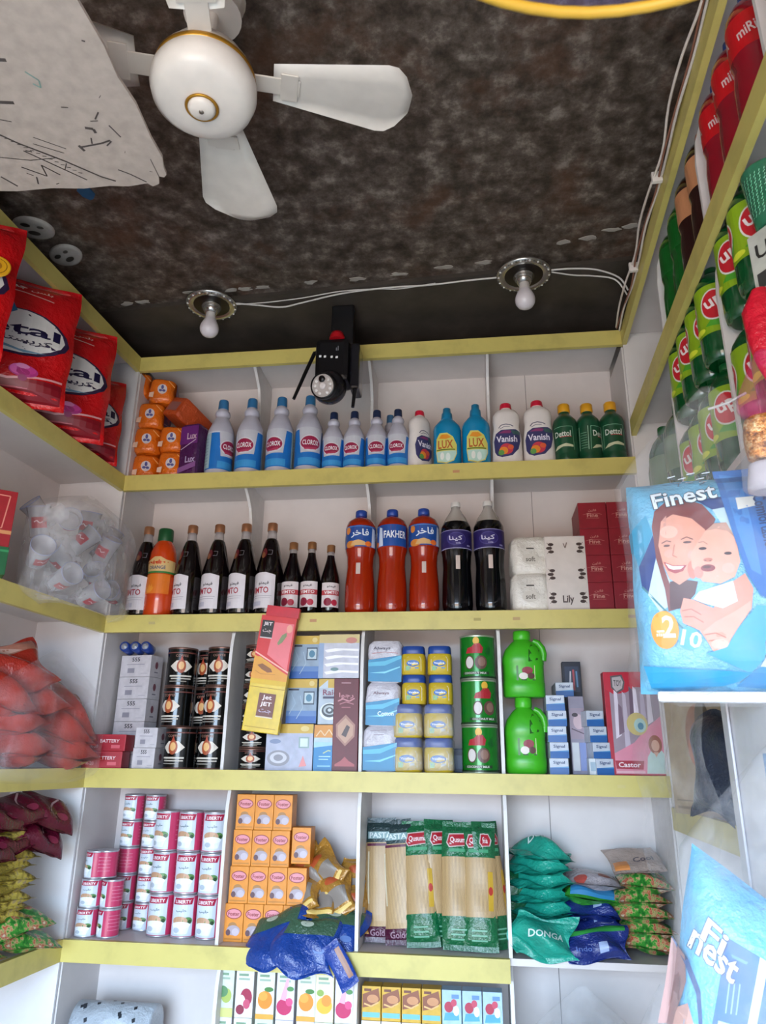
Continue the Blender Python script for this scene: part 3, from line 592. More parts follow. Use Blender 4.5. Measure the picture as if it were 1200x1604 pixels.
def coilbox(w, h, style):
    top = '#c8a43a'; f = [('r', -w/2, h*.80, w/2, h, top), ('e', w*.32, h*.9, w*.09, h*.06, '#d9c27a')]
    if style == 'clock': f += [('r', -w/2, 0, w/2, h*.16, '#2c5ea8'), ('r', -w/2, h*.16, w/2, h*.28, '#5a7fb4'), ('r', w*.06, h*.42, w*.42, h*.72, '#26384c'), ('r', w*.09, h*.45, w*.39, h*.69, '#b9c9d0'), ('e', w*.24, h*.57, w*.10, h*.085, '#4a7f9a'), ('r', -w*.45, h*.74, -w*.1, h*.78, '#2a2a38'), ('l', [(-w*.4, h*.2), (-w*.2, h*.45), (-w*.35, h*.68)], .002, '#9fb4c6'), ('l', [(-w*.15, h*.1), (w*.05, h*.35), (-w*.05, h*.62)], .002, '#a9bccb')]
    if style == 'coil': f += [('p', [(-w/2, h*.8), (-w*.1, h*.98), (-w*.1, h*.8)], '#bfcad4'), ('t', 'Raid', 0, h*.70, h*.13, '#7a3450', w*.62), ('r', -w*.3, h*.56, w*.34, h*.61, '#3a3450'), ('e', 0, h*.28, w*.42, h*.19, '#dfe6ec'), ('e', 0, h*.30, w*.34, h*.15, '#3a4248'), ('e', 0, h*.31, w*.26, h*.105, '#aab4b8'), ('e', 0, h*.30, w*.17, h*.07, '#3a4248'), ('e', 0, h*.31, w*.08, h*.035, '#c6cdd0')]
    if style == 'blue': f += [('r', -w/2, h*.72, w/2, h, '#d08a2c'), ('l', [(-w*.4, h*.75), (-w*.2, h*.88), (0, h*.76), (w*.2, h*.9), (w*.4, h*.76)], .003, '#e8c9a0'), ('r', -w/2, 0, w/2, h*.58, '#1f7fb8'), ('p', [(-w/2, h*.5), (-w/2, h*.62), (w/2, h*.62), (w/2, h*.56)], '#9cc6d8'), ('l', [(-w*.05, h*.38), (w*.18, h*.44), (w*.3, h*.43)], .003, '#b6c890'), ('r', -w*.25, h*.30, w*.3, h*.32, '#a9d4e8'), ('r', -w*.25, h*.24, w*.2, h*.26, '#a9d4e8'), ('r', -w*.3, h*.09, w*.3, h*.12, '#79b8d8')]
    if style == 'wide': f += [('e', -w*.22, h*.26, w*.24, h*.17, '#8f8f98'), ('e', -w*.22, h*.27, w*.18, h*.12, '#c6c6ce'), ('e', -w*.22, h*.27, w*.10, h*.07, '#8a8a94'), ('r', w*.2, h*.48, w*.42, h*.72, '#8ea6a6'), ('r', w*.23, h*.51, w*.39, h*.69, '#cfdcdc'), ('p', [(w*.22, h*.08), (w*.3, h*.32), (w*.38, h*.1)], '#d98a8a'), ('l', [(w*.0, h*.1), (w*.14, h*.4), (w*.04, h*.62)], .002, '#a9b2c4'), ('e', -w*.3, h*.62, w*.12, h*.05, '#7d8aa8'), ('e', -w*.3, h*.92, w*.13, h*.06, '#d8a43a')]
    if style == 'silver': f = [('r', -w/2, h*.8, w/2, h, '#c8b47a'), ('e', w*.3, h*.86, w*.14, h*.07, '#c07a6a')]+[('p', [(-w*.3, h*z), (w*.1, h*(z+.05)), (w*.48, h*(z+.03)), (w*.48, h*(z+.08)), (-w*.1, h*(z+.1)), (-w*.36, h*(z+.06))], '#f0eef4') for z in (.08, .26, .42, .58)]+[('r', -w/2, 0, -w*.38, h*.8, '#8fa4c4'), ('e', -w*.1, h*.2, w*.1, h*.04, '#6a8a8a')]
    body = {'clock': '#8fa2b6', 'coil': '#b4c0cc', 'blue': '#b9cdd6', 'wide': '#b4b8cc', 'silver': '#c4c4d0'}[style]
    return carton('mosquito_coil_box', w, h, .09, body, f, kind='card')
g = 'mosquito coil boxes in the second bay'
CK = Kind(coilbox(.096, .134, 'clock'))
CK.put((.676, .072, Z3+.275), 'blue mosquito coil box with a framed badge, top row', 'box', g); CK.put((.672, .072, Z3+.1385), 'blue mosquito coil box with a framed badge, middle row behind the yellow pack', 'box', g)
Kind(coilbox(.130, .137, 'silver')).put((.787, .070, Z3+.2755), 'silver film-wrapped mosquito coil box in the top row beside the divider', 'box', g)
Kind(coilbox(.082, .137, 'coil')).put((.762, .072, Z3+.136), 'white mosquito coil box printed with a black coil, beside the maroon box', 'box', g, sc=(.9, 1, 1))
Kind(coilbox(.148, .136, 'wide')).put((.640, .07, Z3), 'wide pale mosquito coil box on the shelf below the yellow pack', 'box', g)
Kind(coilbox(.066, .134, 'blue')).put((.750, .07, Z3), 'small blue and orange mosquito box on the shelf beside the maroon box', 'box', g, sc=(1, 1, 1))
f = [('t', ar('رجوا'), 0, .222, .018, '#b9747c', .045), ('l', [(-.026, .205), (-.01, .212), (.01, .205), (.026, .214)], .004, '#b9747c'), ('l', [(-.02, .196), (.0, .203), (.024, .196)], .003, '#a9606a'), ('r', -.014, .185, .014, .188, '#9a4a54'), ('r', -.016, .259, .014, .262, '#b08088'),
     ('p', [(0, .072), (.028, .10), (.03, .135), (0, .165), (-.03, .135), (-.028, .10)], '#9c6a58'), ('p', [(0, .080), (.023, .104), (.024, .132), (0, .155), (-.024, .132), (-.023, .104)], '#b48a70'), ('p', [(-.012, .105), (.004, .135), (.014, .128), (.002, .098)], '#3a1c18'),
     ('p', [(-.03, .02), (-.012, .03), (0, .042), (.012, .03), (.03, .02), (.03, .014), (-.03, .014)], '#a03a40')]
Kind(carton('incense_box', .078, .274, .05, '#621220', f)).put((.812, .05, Z3), 'tall maroon box with a leaf-shaped emblem beside the divider', 'box', None, 4)

# ---- third bay
f = []
for k in range(3):
    z = .131*k
    f += [('p', [(-.054, z+.006), (-.054, z+.07), (.054, z+.082), (.054, z+.0)], '#1880ae'), ('p', [(-.054, z+.05), (-.054, z+.062), (.0, z+.066), (.054, z+.082), (.054, z+.074), (0, z+.052)], '#4fb0d0'), ('p', [(-.054, z+.03), (0, z+.034), (.05, z+.05), (.05, z+.046), (0, z+.028)], '#79cbe0'), ('l', [(-.045, z+.078), (-.02, z+.082), (0, z+.079), (.03, z+.086)], .002, '#8a5a60')]
f2 = [q for q in f]
def napkin(k):
    a = [('p', [(-.052, .004), (-.052, .07), (.052, .084), (.052, .002)], '#1880ae'), ('p', [(-.052, .05), (-.052, .062), (0, .066), (.052, .084), (.052, .074), (0, .052)], '#4fb0d0'), ('p', [(-.05, .03), (0, .034), (.048, .05), (.048, .046), (0, .028)], '#79cbe0')]
    a += [[('t', 'Always', -.01, .105, .012, '#55505e', .055), ('l', [(-.04, .09), (.0, .094), (.04, .09)], .0015, '#b06a6a')], [('t', 'Always', -.005, .098, .011, '#7a5a64', .05), ('t', 'Cotton', .01, .038, .013, '#d8ecf2', .05)], [('l', [(-.03, .118), (.02, .12)], .0015, '#8a7a86'), ('l', [(-.02, .106), (.012, .107)], .0015, '#8a7a86')]][k]
    r = empty('sanitary_pad_pack'); softpack(.108, .130, .07, M('#cdc9d2', .2, 0, 'crinkle'), 6, k).build('pack_wrap', r)
    MB().art(a, flat(-.0372)).build('pack_print', r); return Kind(r)
g = 'blue and white pad packs stacked in the third bay'
for k, w in enumerate(['bottom', 'middle', 'top']):
    napkin(2-k).put((.922+.006*k, .058, Z3+.1305*k), 'blue and white wrapped sanitary pad pack, %s of the stack' % w, 'pack', g)
def jar(w, h):
    r = empty('ointment_jar'); n = 3.4; k = h/.088; q = w/.078; P = [(0, .034*q, .034*q), (.003, .038*q, .038*q), (.058*k, .038*q, .038*q), (.064*k, .035*q, .035*q)]
    MB().lathe(P, M('#c5a92a', .3), 28, n).build('jar_body', r)
    MB().lathe([(.064*k, .0355*q), (.066*k, .0365*q), (.084*k, .0355*q), (.088*k, .033*q)], M('#1c4390', .35), 28, n).build('jar_lid', r)
    A = [('p', [(-.026*q, .010*k), (-.026*q, .046*k), (-.015*q, .054*k), (.022*q, .054*k), (.026*q, .046*k), (.026*q, .010*k)], '#d9d8cf'), ('e', 0, .034*k, .020*q, .010*k, '#2f6ab0'), ('t', 'Vaseline', 0, .035*k, .006*k, '#e8eef6', .032*q), ('r', -.018*q, .018*k, .018*q, .022*k, '#4a86b8'), ('r', -.022*q, .012*k, -.01*q, .026*k, '#8ab884')]
    MB().art(A, press(P, n)).build('jar_label', r); return r
J1 = Kind(jar(.078, .088)); g = 'yellow ointment jars with blue lids'
for x, z, w in [(1.022, .197, 'upper row, beside the blue packs'), (1.104, .197, 'upper row, beside the green cans')]:
    J1.put((x, .055, Z3+z+.0885), 'small yellow ointment jar with blue lid, top of pile, '+w, 'jar', g)
    J1.put((x+.002, .055, Z3+z), 'small yellow ointment jar with blue lid, third level up, '+w.split(', ')[1], 'jar', g)
J2 = Kind(jar(.092, .098)); fk = MB(); 
softpack(.095, .098, .097, FILM(.22), 3.6, 8).build('film_wrap', J2.root)
for x, w in [(1.004, 'beside the blue packs'), (1.098, 'beside the green cans')]:
    J2.put((x, .058, Z3), 'large film-wrapped yellow jar with blue lid, bottom, '+w, 'jar', g); J2.put((x, .058, Z3+.0985), 'large film-wrapped yellow jar with blue lid, second level, '+w, 'jar', g)
def greencan():
    h = .135; A = [('e', .004, .116, .010, .012, '#dfae3a'), ('p', [(-.03, .078), (-.024, .094), (-.01, .098), (.0, .108), (.016, .108), (.026, .094), (.022, .078)], '#a8202c'), ('e', -.018, .050, .015, .021, '#4a2a20'), ('e', -.018, .050, .012, .018, '#d6d0cc'), ('e', .018, .050, .019, .021, '#5e4038'), ('e', .020, .052, .012, .014, '#8a6a5c'), ('r', -.044, .014, .044, .022, '#1d3a22'), ('t', 'COCONUT MILK', 0, .018, .006, '#d6dcd0', .07), ('p', [(.03, .085), (.045, .1), (.05, .08), (.04, .07)], '#0c5a1e'), ('r', -.17, .004, .17, .009, '#0c3418')]
    return Kind(can(.0545, h, M('#12791f', .22, .15), A, '#b9c4b0', 28))
GC = greencan(); g = 'green coconut milk cans stacked in the third bay'
for k, (w, rz) in enumerate([('bottom', -8), ('middle', 16), ('top', -8)]): GC.put((1.222, .065, Z3+.1355*k), 'large green coconut can with red flower, %s of the stack' % w, 'can', g, rz)
Kind(carton('medicine_box', .05, .07, .04, '#14304e', [('r', -.02, .01, .02, .05, '#1c4668')])).put((1.152, .17, Z3), 'small dark blue box tucked behind jars and green cans', 'box')

# ---- fourth bay
def jug():
    r = empty('shampoo_jug'); n = 2.7; P = [(0, .054, .040), (.005, .060, .046), (.045, .061, .047), (.048, .0595, .0455), (.105, .0595, .0455), (.108, .061, .047), (.13, .060, .046), (.155, .052, .042), (.178, .034, .032), (.188, .023, .023), (.19, .022, .022)]
    gm = M('#3fae1f', .32)
    MB().lathe(P, gm, 30, n).build('jug_body', r)
    MB().lathe([(.189, .0245), (.192, .026), (.216, .0255), (.219, .023)], M('#47b824', .35), 18).build('jug_cap', r)
    MB().tube([(.030, -.018, .184), (.044, -.018, .178), (.056, -.018, .160), (.060, -.018, .140), (.058, -.018, .118)], [.009, .010, .0105, .010, .009], gm, 10).build('jug_handle', r)
    MB().art([('p', [(.012, .112), (.040, .118), (.046, .15), (.036, .172), (.022, .17), (.014, .15)], '#1f5a14')], press(P, n), base=.0012).build('handle_shade', r)  # shade inside the handle painted as a flat dark green patch
    MB().art([('r', -.024, .052, .030, .100, '#b9c48e'), ('r', -.024, .052, -.018, .100, '#3f7a34'), ('e', .008, .084, .016, .012, '#8a2a38'), ('e', -.004, .066, .013, .011, '#ded6cc'), ('e', .018, .066, .010, .010, '#5a3430'), ('r', -.01, .052, .03, .055, '#2a4a28')], press(P, n)).build('jug_label', r); return Kind(r)
JG = jug(); g = 'bright green shampoo jugs'
JG.put((1.357, .065, Z3), 'bright green shampoo jug with handle standing on the third shelf', 'jug', g); JG.put((1.362, .068, Z3+.2195), 'bright green shampoo jug stacked on the other one', 'jug', g, 2, sc=(1.05, 1, .93))
w, h = .054, .0445
f = [('r', -w/2, 0, w/2, h*.42, '#2560a4'), ('p', [(-w/2, h*.42), (w/2, h*.42), (w/2, h*.5)], '#5a9ac8'), ('t', 'Signal', 0, h*.72, h*.24, '#2c4470', w*.62)]
TB = Kind(carton('toothpaste_box', w, h, .13, '#c4ccd8', f, kind='card')); g = 'small blue and white toothpaste boxes'
for k, kw in enumerate(['bottom', 'second', 'third', 'fourth', 'top']): TB.put((1.450, .085, Z3+.0448*k), 'blue and white toothpaste box, %s of the stack beside the green jugs' % kw, 'box', g, 2 if k % 2 else -1)
TB.put((1.487, .16, Z3+.224), 'blue and white toothpaste box set highest and further back', 'box', g)
for k, kw in enumerate(['bottom', 'second', 'third', 'top']): TB.put((1.570-.006*k, .078, Z3+.0448*k), 'blue and white toothpaste box, %s of the tilted stack beside the pink toy box' % kw, 'box', g, 7, sc=(.92, 1, 1))
Kind(carton('toothbrush_pack', .058, .34, .03, '#141c30', [('r', -.022, .245, .022, .325, '#26344e'), ('p', [(-.012, .25), (-.006, .31), (-.002, .31), (-.004, .25)], '#c9ccd6'), ('p', [(.002, .25), (.002, .315), (.008, .315), (.008, .25)], '#b04a54'), ('p', [(.013, .26), (.012, .31), (.017, .31), (.018, .26)], '#5f8ab4')])).put((1.520, .175, Z3), 'dark blue toothbrush pack standing behind the toothpaste', 'pack')
f = [('r', -.022, .10, .022, .19, '#9a8a98'), ('e', .004, .15, .016, .022, '#c4aab0'), ('e', -.006, .17, .009, .006, '#3a3038'), ('l', [(-.018, .13), (.018, .115)], .003, '#5a4a58'), ('r', -.02, .01, 0, .09, '#c8ccd0'), ('r', .002, .01, .02, .09, '#7a8cc0')]
Kind(carton('soap_box', .046, .225, .05, '#8f8a9c', f)).put((1.516, .10, Z3), 'narrow grey box with a printed face between the toothpaste stacks', 'box')
Kind(carton('tube_box', .024, .045, .05, '#cfd6da', [('r', -.008, .01, .008, .035, '#9ab0c0')])).put((1.546, .045, Z3), 'tiny white box standing between the toothpaste stacks', 'box')
def toybox():
    w, h, d = .176, .292, .05; r = empty('toy_box')
    MB().box(-w/2, w/2, -d/2, d/2, 0, h, M('#b81432', .35, 0, 'card'), .001).build('carton_body', r)
    A = [('r', -w/2+.016, .004, w/2-.004, h-.045, '#9a8a98'), ('p', [(-w/2+.002, h-.002), (w/2-.004, h-.002), (.03, h-.03), (-.02, h-.06), (-.06, h-.065), (-w/2+.002, h-.05)], '#c01434'),
         ('p', [(-.066, h-.012), (-.030, h-.008), (-.022, h-.03), (-.028, h-.052), (-.05, h-.064), (-.066, h-.046)], '#5a5458'), ('p', [(-.061, h-.017), (-.034, h-.013), (-.027, h-.03), (-.032, h-.048), (-.05, h-.058), (-.061, h-.044)], '#b9aeb0'), ('t', 'TOY', -.045, h-.033, .018, '#4a4448', .024)]
    for i, (x, z0, z1, c_) in enumerate([(-.055, .1, .24, '#dcd2e0'), (-.03, .06, .235, '#c0b4c4'), (-.008, .12, .25, '#6e5a6c'), (.004, .13, .25, '#e6dcea'), (.025, .15, .235, '#b6a8bc'), (.045, .14, .24, '#d6ccd8'), (-.045, .11, .2, '#7a6476')]):
        A.append(('p', [(x-.008, z0), (x-.004, z1), (x+.006, z1-.01), (x+.009, z0+.01)], c_))
    A += [('p', [(-w/2+.016, .004), (-w/2+.016, .06), (-.01, .09), (.03, .13), (w/2-.004, .17), (w/2-.004, .004)], '#d9879c'), ('e', .004, .142, .032, .032, '#c9b878'), ('e', .012, .138, .018, .020, '#a9c9c4'), ('e', .014, .136, .009, .010, '#3c7f9a'),
          ('p', [(.02, .006), (.026, .05), (.04, .07), (.07, .068), (w/2-.005, .05), (w/2-.005, .006)], '#b9d2cc'), ('e', .052, .085, .020, .026, '#9c5a44'), ('e', .052, .082, .012, .016, '#d9a890'), ('p', [(.045, .064), (.052, .05), (.06, .064)], '#d9a890'),
          ('p', [(-.07, .018), (-.072, .040), (.014, .040), (.010, .016)], '#a01030'), ('t', 'Castor', -.030, .029, .014, '#f0dce0', .066), ('r', -.07, .006, .015, .012, '#e6b4c0')]
    MB().art(A, flat(-d/2)).build('front_print', r)
    MB().art([('r', -d/2+.002, 0, d/2, h, '#3a1420')], lambda u, v, e: (w/2+e, u, v)).build('side_print', r)
    return Kind(r)
toybox().put((1.676, .045, Z3), 'red and pink toy box with clear window and doctor drawing', 'toy box', None, -1, sc=(.93, 1, 1))

# ------------------------------------------------------------------ fourth shelf (Z2)
def milkcan(r0, h):
    q = r0/.036; k = h/.115
    A = [('r', -.034*q, 0.006*k, .034*q, h-.006*k, '#ccd6e0'), ('p', [(-.030*q, h-.026*k), (-.024*q, h-.008*k), (.034*q, h-.008*k), (.028*q, h-.026*k)], '#a8123c'), ('t', 'LIBERTY', .002*q, h-.018*k, .009*k, '#f0e6ea', .046*q), ('t', ar('حليب'), -.002*q, h-.042*k, .009*k, '#4a6470', .030*q),
         ('e', .018*q, .046*k, .014*q, .010*k, '#5a8a4a'), ('e', -.004*q, .046*k, .022*q, .012*k, '#c49a7a'), ('p', [(-.026*q, .036*k), (.026*q, .036*k), (.018*q, .012*k), (-.018*q, .012*k)], '#e2e8ee'), ('e', 0, .035*k, .027*q, .009*k, '#eef2f6'), ('e', -.012*q, .022*k, .009*q, .007*k, '#b4c0cc'), ('e', .024*q, .044*k, .005*q, .005*k, '#2c4a2c')]
    A += [('r', s*.075*q-.022*q, (.03+.014*i)*k, s*.075*q+.022*q, (.032+.014*i)*k, '#d98aa2') for i in range(5) for s in (-1, 1)]
    return Kind(can(r0, h, M('#c23a62', .3), A, '#c2c2ca'))
MC = milkcan(.0375, .1155); g = 'milk cans in the first bay of the fourth shelf'
for c, (x, cw) in enumerate([(.248, 'in the stack beside the small cans'), (.325, 'in the middle stack'), (.403, 'in the stack at the divider')]):
    for k, kw in enumerate(['bottom', 'middle', 'top']):
        MC.put((x-.002*k, .105-.004*c, Z2+.116*k), 'tall pink and white milk can, %s %s' % (kw, cw), 'can', g, [-4, -14, -24, 6, 2, -12, -6, -4, 10][c*3+k])
MS = milkcan(.0315, .0775); g = 'small milk cans at the side panel'
for k, kw in enumerate(['bottom', 'second', 'third']):
    MS.put((.040+.004*k, .055, Z2+.078*k), 'small milk can, %s of the front stack nearest the side panel' % kw, 'can', g, [0, 2, -50][k])
for k, kw in enumerate(['bottom', 'second']):
    MS.put((.108, .058, Z2+.078*k), 'small milk can turned to its pink side, %s of the second front stack' % kw, 'can', g, [-62, -60][k])
for k, kw in enumerate(['bottom', 'second', 'third', 'fourth', 'fifth']):
    MS.put((.098, .165, Z2+.078*k), 'small milk can, %s of the tall rear stack nearest the side panel' % kw, 'can', g, [0, 0, -110, -20, -18][k])
    MS.put((.170, .165, Z2+.078*k), 'small milk can, %s of the tall rear stack beside the big cans' % kw, 'can', g, [-16, -6, -8, -18, -14][k])
MS.put((.078, .062, Z2+.157), 'small milk can turned to its pink side, on top of the front stacks', 'can', g, -110)
f = [('e', 0, .073, .0235, .014, '#8a2420'), ('e', 0, .073, .021, .0118, '#d98a94'), ('t', 'Foster', 0, .073, .010, '#8a1c24', .034), ('e', -.002, .041, .013, .010, '#a8763c'), ('e', .001, .030, .020, .013, '#a99ba4'), ('e', -.014, .024, .007, .008, '#5a3a44'), ('e', .008, .026, .011, .010, '#bdb2bc'), ('r', -.024, .006, .024, .009, '#b8741c')]
OB = Kind(carton('custard_box', .0575, .0995, .06, '#dd8a22', f)); g = 'orange custard boxes in the second bay of the fourth shelf'
for k, (kw, n_, x0) in enumerate([('bottom', 4, .492), ('second', 4, .500), ('third', 3, .503), ('top', 3, .506)]):
    for c in range(n_): OB.put((x0+.0585*c, .085, Z2+.100*k), 'orange custard box, %s row, %s from the milk can side' % (kw, ['first', 'second', 'third', 'fourth'][c]), 'box', g)
OB.put((.684, .085, Z2+.210), 'orange custard box standing apart at the end of the third row', 'box', g)

def pouch(w, h, d, mat, seed=0, art=None, wr=.006, nu=18, nv=16, crimp=None, name='food_pouch', seal=.012, band=None, aeps=.00013, pw=.6, warp=None):
    """A filled pouch standing on its lower seal, front to -y; band = [(v0, v1, material)] for printed zones."""
    rnd = random.Random(seed); ph = [(rnd.uniform(18, 60), rnd.uniform(18, 60), rnd.uniform(0, 6.28), rnd.uniform(.3, 1)) for _ in range(7)]
    def nz(u, v, s): return sum(a*math.sin(fx*u*s+fy*v+p) for fx, fy, p, a in ph)/3.2
    def th(u, v):
        a = max(0, 1-abs(2*u/w)**2.6)**pw; vv = (v-h/2)/(h/2-seal*.8); b_ = max(0, 1-abs(vv)**4)**.5 if abs(vv) < 1 else 0
        return a*b_
    def f(u, v, e, s=1):
        t = th(u, v); x = u*(1-.05*t)+wr*.6*math.sin(37*v+seed)*(abs(2*u/w)**3)
        if warp: v = warp(u, v)
        return (x, s*(-(d/2*t+wr*nz(u, v, 1)*(.25+t)+e)) if s == 1 else d/2*t+wr*nz(u, v, 1.3)*(.25+t)-.0, v+wr*.5*math.sin(41*u+seed*2)*(abs(2*v/h-1)**4))
    r = empty(name); b = MB()
    for s in (1, -1):
        vs = []; fs = []
        for j in range(nv+1):
            for i in range(nu+1): vs.append(f(-w/2+w*i/nu, h*j/nv, 0, s))
        for j in range(nv):
            for i in range(nu): fs.append((j*(nu+1)+i, j*(nu+1)+i+1, (j+1)*(nu+1)+i+1, (j+1)*(nu+1)+i))
        if band:
            for q in range(nv):
                vm = (q+.5)/nv; mt = next((m_ for a_, b_, m_ in band if a_ <= vm < b_), mat); b.add(vs, fs[q*nu:(q+1)*nu], mt, True)
        else: b.add(vs, fs, mat, True)
    b.build('pouch_film', r)
    if art: MB().art(art, f, max(w, h)/22, (0, 1), eps=aeps, base=.0012).build('pouch_print', r)
    return r

# loose pouches slumped in the second bay
gold = M('#b07f33', .22, .1, 'crinkle'); blue = M('#173f8e', .25, 0, 'crinkle'); grn = M('#3a5a44', .3, 0, 'crinkle')
GP = Kind(pouch(.105, .135, .03, gold, 3, [('r', -.035, .03, .035, .075, '#8a8078'), ('e', .0, .10, .025, .012, '#b0502a'), ('p', [(-.04, .008), (.04, .016), (.04, .024), (-.04, .024)], '#e0c070')], .016, 22, 20))
g = 'gold spice pouches slumped beside the orange boxes'
for x, y, z, rt, w in [(.770, .16, .0, (R(-8), R(-6), R(-10)), 'standing at the back'), (.825, .12, .090, (R(-14), R(10), R(12)), 'highest, leaning on the divider'), (.735, .10, .120, (R(-16), R(-34), R(0)), 'tipped towards the boxes, upper'), (.770, .09, .060, (R(-24), R(-38), R(8)), 'tipped towards the boxes, lower'),
                       (.700, .035, .085, (R(-50), R(-16), R(-8)), 'lying over the front orange boxes'), (.745, .030, .075, (R(-60), R(14), R(5)), 'lying over the blue pouches'), (.815, .050, .075, (R(-34), R(-20), R(10)), 'at the divider, lower'), (.800, .075, .150, (R(-30), R(-50), R(6)), 'slipping sideways on top'), (.835, .09, .02, (R(-10), R(4), R(20)), 'standing at the divider foot')]:
    GP.put((x, y, Z2+z), 'crumpled gold spice pouch, '+w, 'pouch', g, rot=rt)
BP = Kind(pouch(.165, .155, .05, blue, 9, [('p', [(-.07, .09), (.07, .10), (.07, .145), (-.07, .14)], grn), ('e', -.01, .125, .02, .010, '#a9b4a4'), ('e', .04, .06, .02, .008, '#5a78b4')], .028, 28, 26))
g = 'blue and green pouches hanging over the fourth shelf front'
for x, y, z, rt, w in [(.640, -.030, -.035, (R(-38), R(-14), R(-8)), 'the one nearest the orange boxes'), (.722, -.045, -.050, (R(-32), R(8), R(6)), 'the middle one hanging lowest'), (.790, -.020, -.020, (R(-42), R(12), R(8)), 'the one nearest the spaghetti'), (.700, .0, .030, (R(-66), R(6), R(-5)), 'lying on the other blue ones')]:
    BP.put((x, y, Z2+z), 'crumpled dark blue pouch with green top, '+w, 'pouch', g, rot=rt)
Kind(pouch(.055, .12, .016, M('#1c3f94', .25, 0, 'crinkle'), 12, [('r', .008, .02, .022, .10, '#9a6a50')], .004)).put((.858, -.030, Z2-.075), 'narrow blue sachet dangling over the yellow board', 'sachet', None, rot=(R(-3), R(-34), R(0)))

def spag(green=True, seed=0):
    w, h = .098, .335; pa = M('#b8976a', .4, 0, 'pasta'); c = '#12633a' if green else '#4a1030'; gm = M(c, .25, 0, 'crinkle')
    band = [(0, .25, gm), (.72, 1, gm)] if green else [(0, .14, gm), (.80, 1, M('#243a3c', .3, 0, 'crinkle'))]
    if green: A = [('p', [(-.038, .275), (-.03, .300), (.03, .303), (.040, .285), (.036, .268), (-.03, .262)], '#c9b8b4'), ('p', [(-.035, .276), (-.028, .297), (.029, .300), (.037, .285), (.033, .270), (-.028, .265)], '#a81c2c'), ('t', 'Qusuma', .001, .282, .018, '#e8d8d8', .056), ('r', -.03, .250, .03, .259, '#3f9468'), ('r', .026, .10, .040, .20, '#c29a2c'), ('e', .033, .150, .006, .011, '#b03024'), ('p', [(-.045, .082), (-.02, .06), (0, .085), (.02, .065), (.045, .09), (.045, .07), (-.045, .07)], gm)]+[('r', -.025, .025+.012*i, .02, .029+.012*i, '#6aa88a') for i in range(3)]
    else: A = [('r', -.043, .255, .043, .262, '#5a1838'), ('r', -.04, .275, .04, .295, '#8aa6a8'), ('t', 'PASTA', .0, .285, .016, '#dfe8ea', .07), ('t', 'Golden', .0, .026, .018, '#a98a9a', .066), ('r', -.04, .10, -.036, .24, '#d8cdb4')]
    r = pouch(w, h, .038, pa, seed, A, .0022, 14, 24, name='spaghetti_pack', band=band, seal=.02)
    return Kind(r)
SM = spag(False, 5); SG = spag(True, 2); g = 'spaghetti packs in the third bay of the fourth shelf'
for x, y, rt, w in [(.922, .110, (R(-8), R(-2), R(0)), 'with maroon ends at the divider'), (.985, .090, (R(-10), R(-6), R(-6)), 'with maroon ends, second from the divider')]:
    SM.put((x, y, Z2+.003), 'spaghetti pack '+w, 'spaghetti pack', g, rot=rt)
for x, y, rt, w in [(1.047, .072, (R(-12), R(-5), R(-4)), 'beside the maroon ones'), (1.102, .095, (R(-9), R(2), R(28)), 'turned edge on in the middle'), (1.150, .055, (R(-13), R(1), R(5)), 'second from the free end of the row, in front'), (1.208, .048, (R(-13), R(0), R(0)), 'nearest the front with a full yellow strip'), (1.262, .085, (R(-10), R(0), R(40)), 'turned at the second divider')]:
    SG.put((x, y, Z2+.003), 'green-ended spaghetti pack '+w, 'spaghetti pack', g, rot=rt)

# crumpled pouch stacks of the last bay
tl = M('#1f9c86', .25, 0, 'crinkle')
TQ = Kind(pouch(.165, .15, .045, tl, 21, [('t', 'DONGA', .01, .075, .024, '#cfe6e0', .10)], .026, 30, 28, seal=.02)); g = 'teal pouches piled in the last bay'
def pile(K, x, y, n, dz, lab, cat, g, seed, words_, lean=0, z0=Z2, base=.024):
    rnd = random.Random(seed)
    for k in range(n):
        K.put((x+rnd.uniform(-.008, .008)+lean*k, y+rnd.uniform(-.005, .005), z0+base+dz*k), '%s, %s' % (lab, words_[k]), cat, g, rot=(R(-84+rnd.uniform(-7, 7)+(14 if k < 1 else 0)), R(rnd.uniform(-6, 6)), R(rnd.uniform(-9, 9))))
OR = ['lying at the bottom of the pile', 'second from the bottom', 'third from the bottom', 'fourth from the bottom', 'fifth from the bottom', 'sixth from the bottom', 'seventh from the bottom', 'eighth from the bottom', 'ninth from the bottom', 'tenth from the bottom']
Kd = TQ
pile(TQ, 1.385, .075, 7, .036, 'crumpled teal pouch', 'pouch', g, 5, OR[:6]+['on top of the pile'], base=.024)
TQ.put((1.372, -.004, Z2+.004), 'teal pouch standing in front of the teal pile, white lettering showing', 'pouch', g, rot=(R(-22), R(4), R(-4)), sc=(1, 1, .7))
Kind(pouch(.10, .20, .03, M('#14623c', .25, 0, 'crinkle'), 31, None, .005)).put((1.318, .13, Z2), 'dark green pack standing between divider and teal pile', 'pack', None, rot=(R(-4), R(6), R(20)))
NB = M('#1c2f78', .25, 0, 'crinkle'); NQ = Kind(pouch(.165, .14, .042, NB, 41, [('r', -.0, .02, .024, .06, '#9fb0d4'), ('t', 'Indo', -.04, .04, .02, '#5a70b0', .04), ('p', [(-.075, .10), (.075, .11), (.075, .135), (-.075, .13)], '#2a8a3a')], .020, 26, 24)); g = 'navy pouches beside the teal pile'
pile(NQ, 1.530, .085, 3, .037, 'crumpled navy pouch', 'pouch', g, 7, OR[:2]+['third, under the green-topped pouch'])
NQ.put((1.525, .004, Z2+.004), 'navy pouch propped in front of the navy pile', 'pouch', g, rot=(R(-34), R(-5), R(4)), sc=(1, 1, .62))
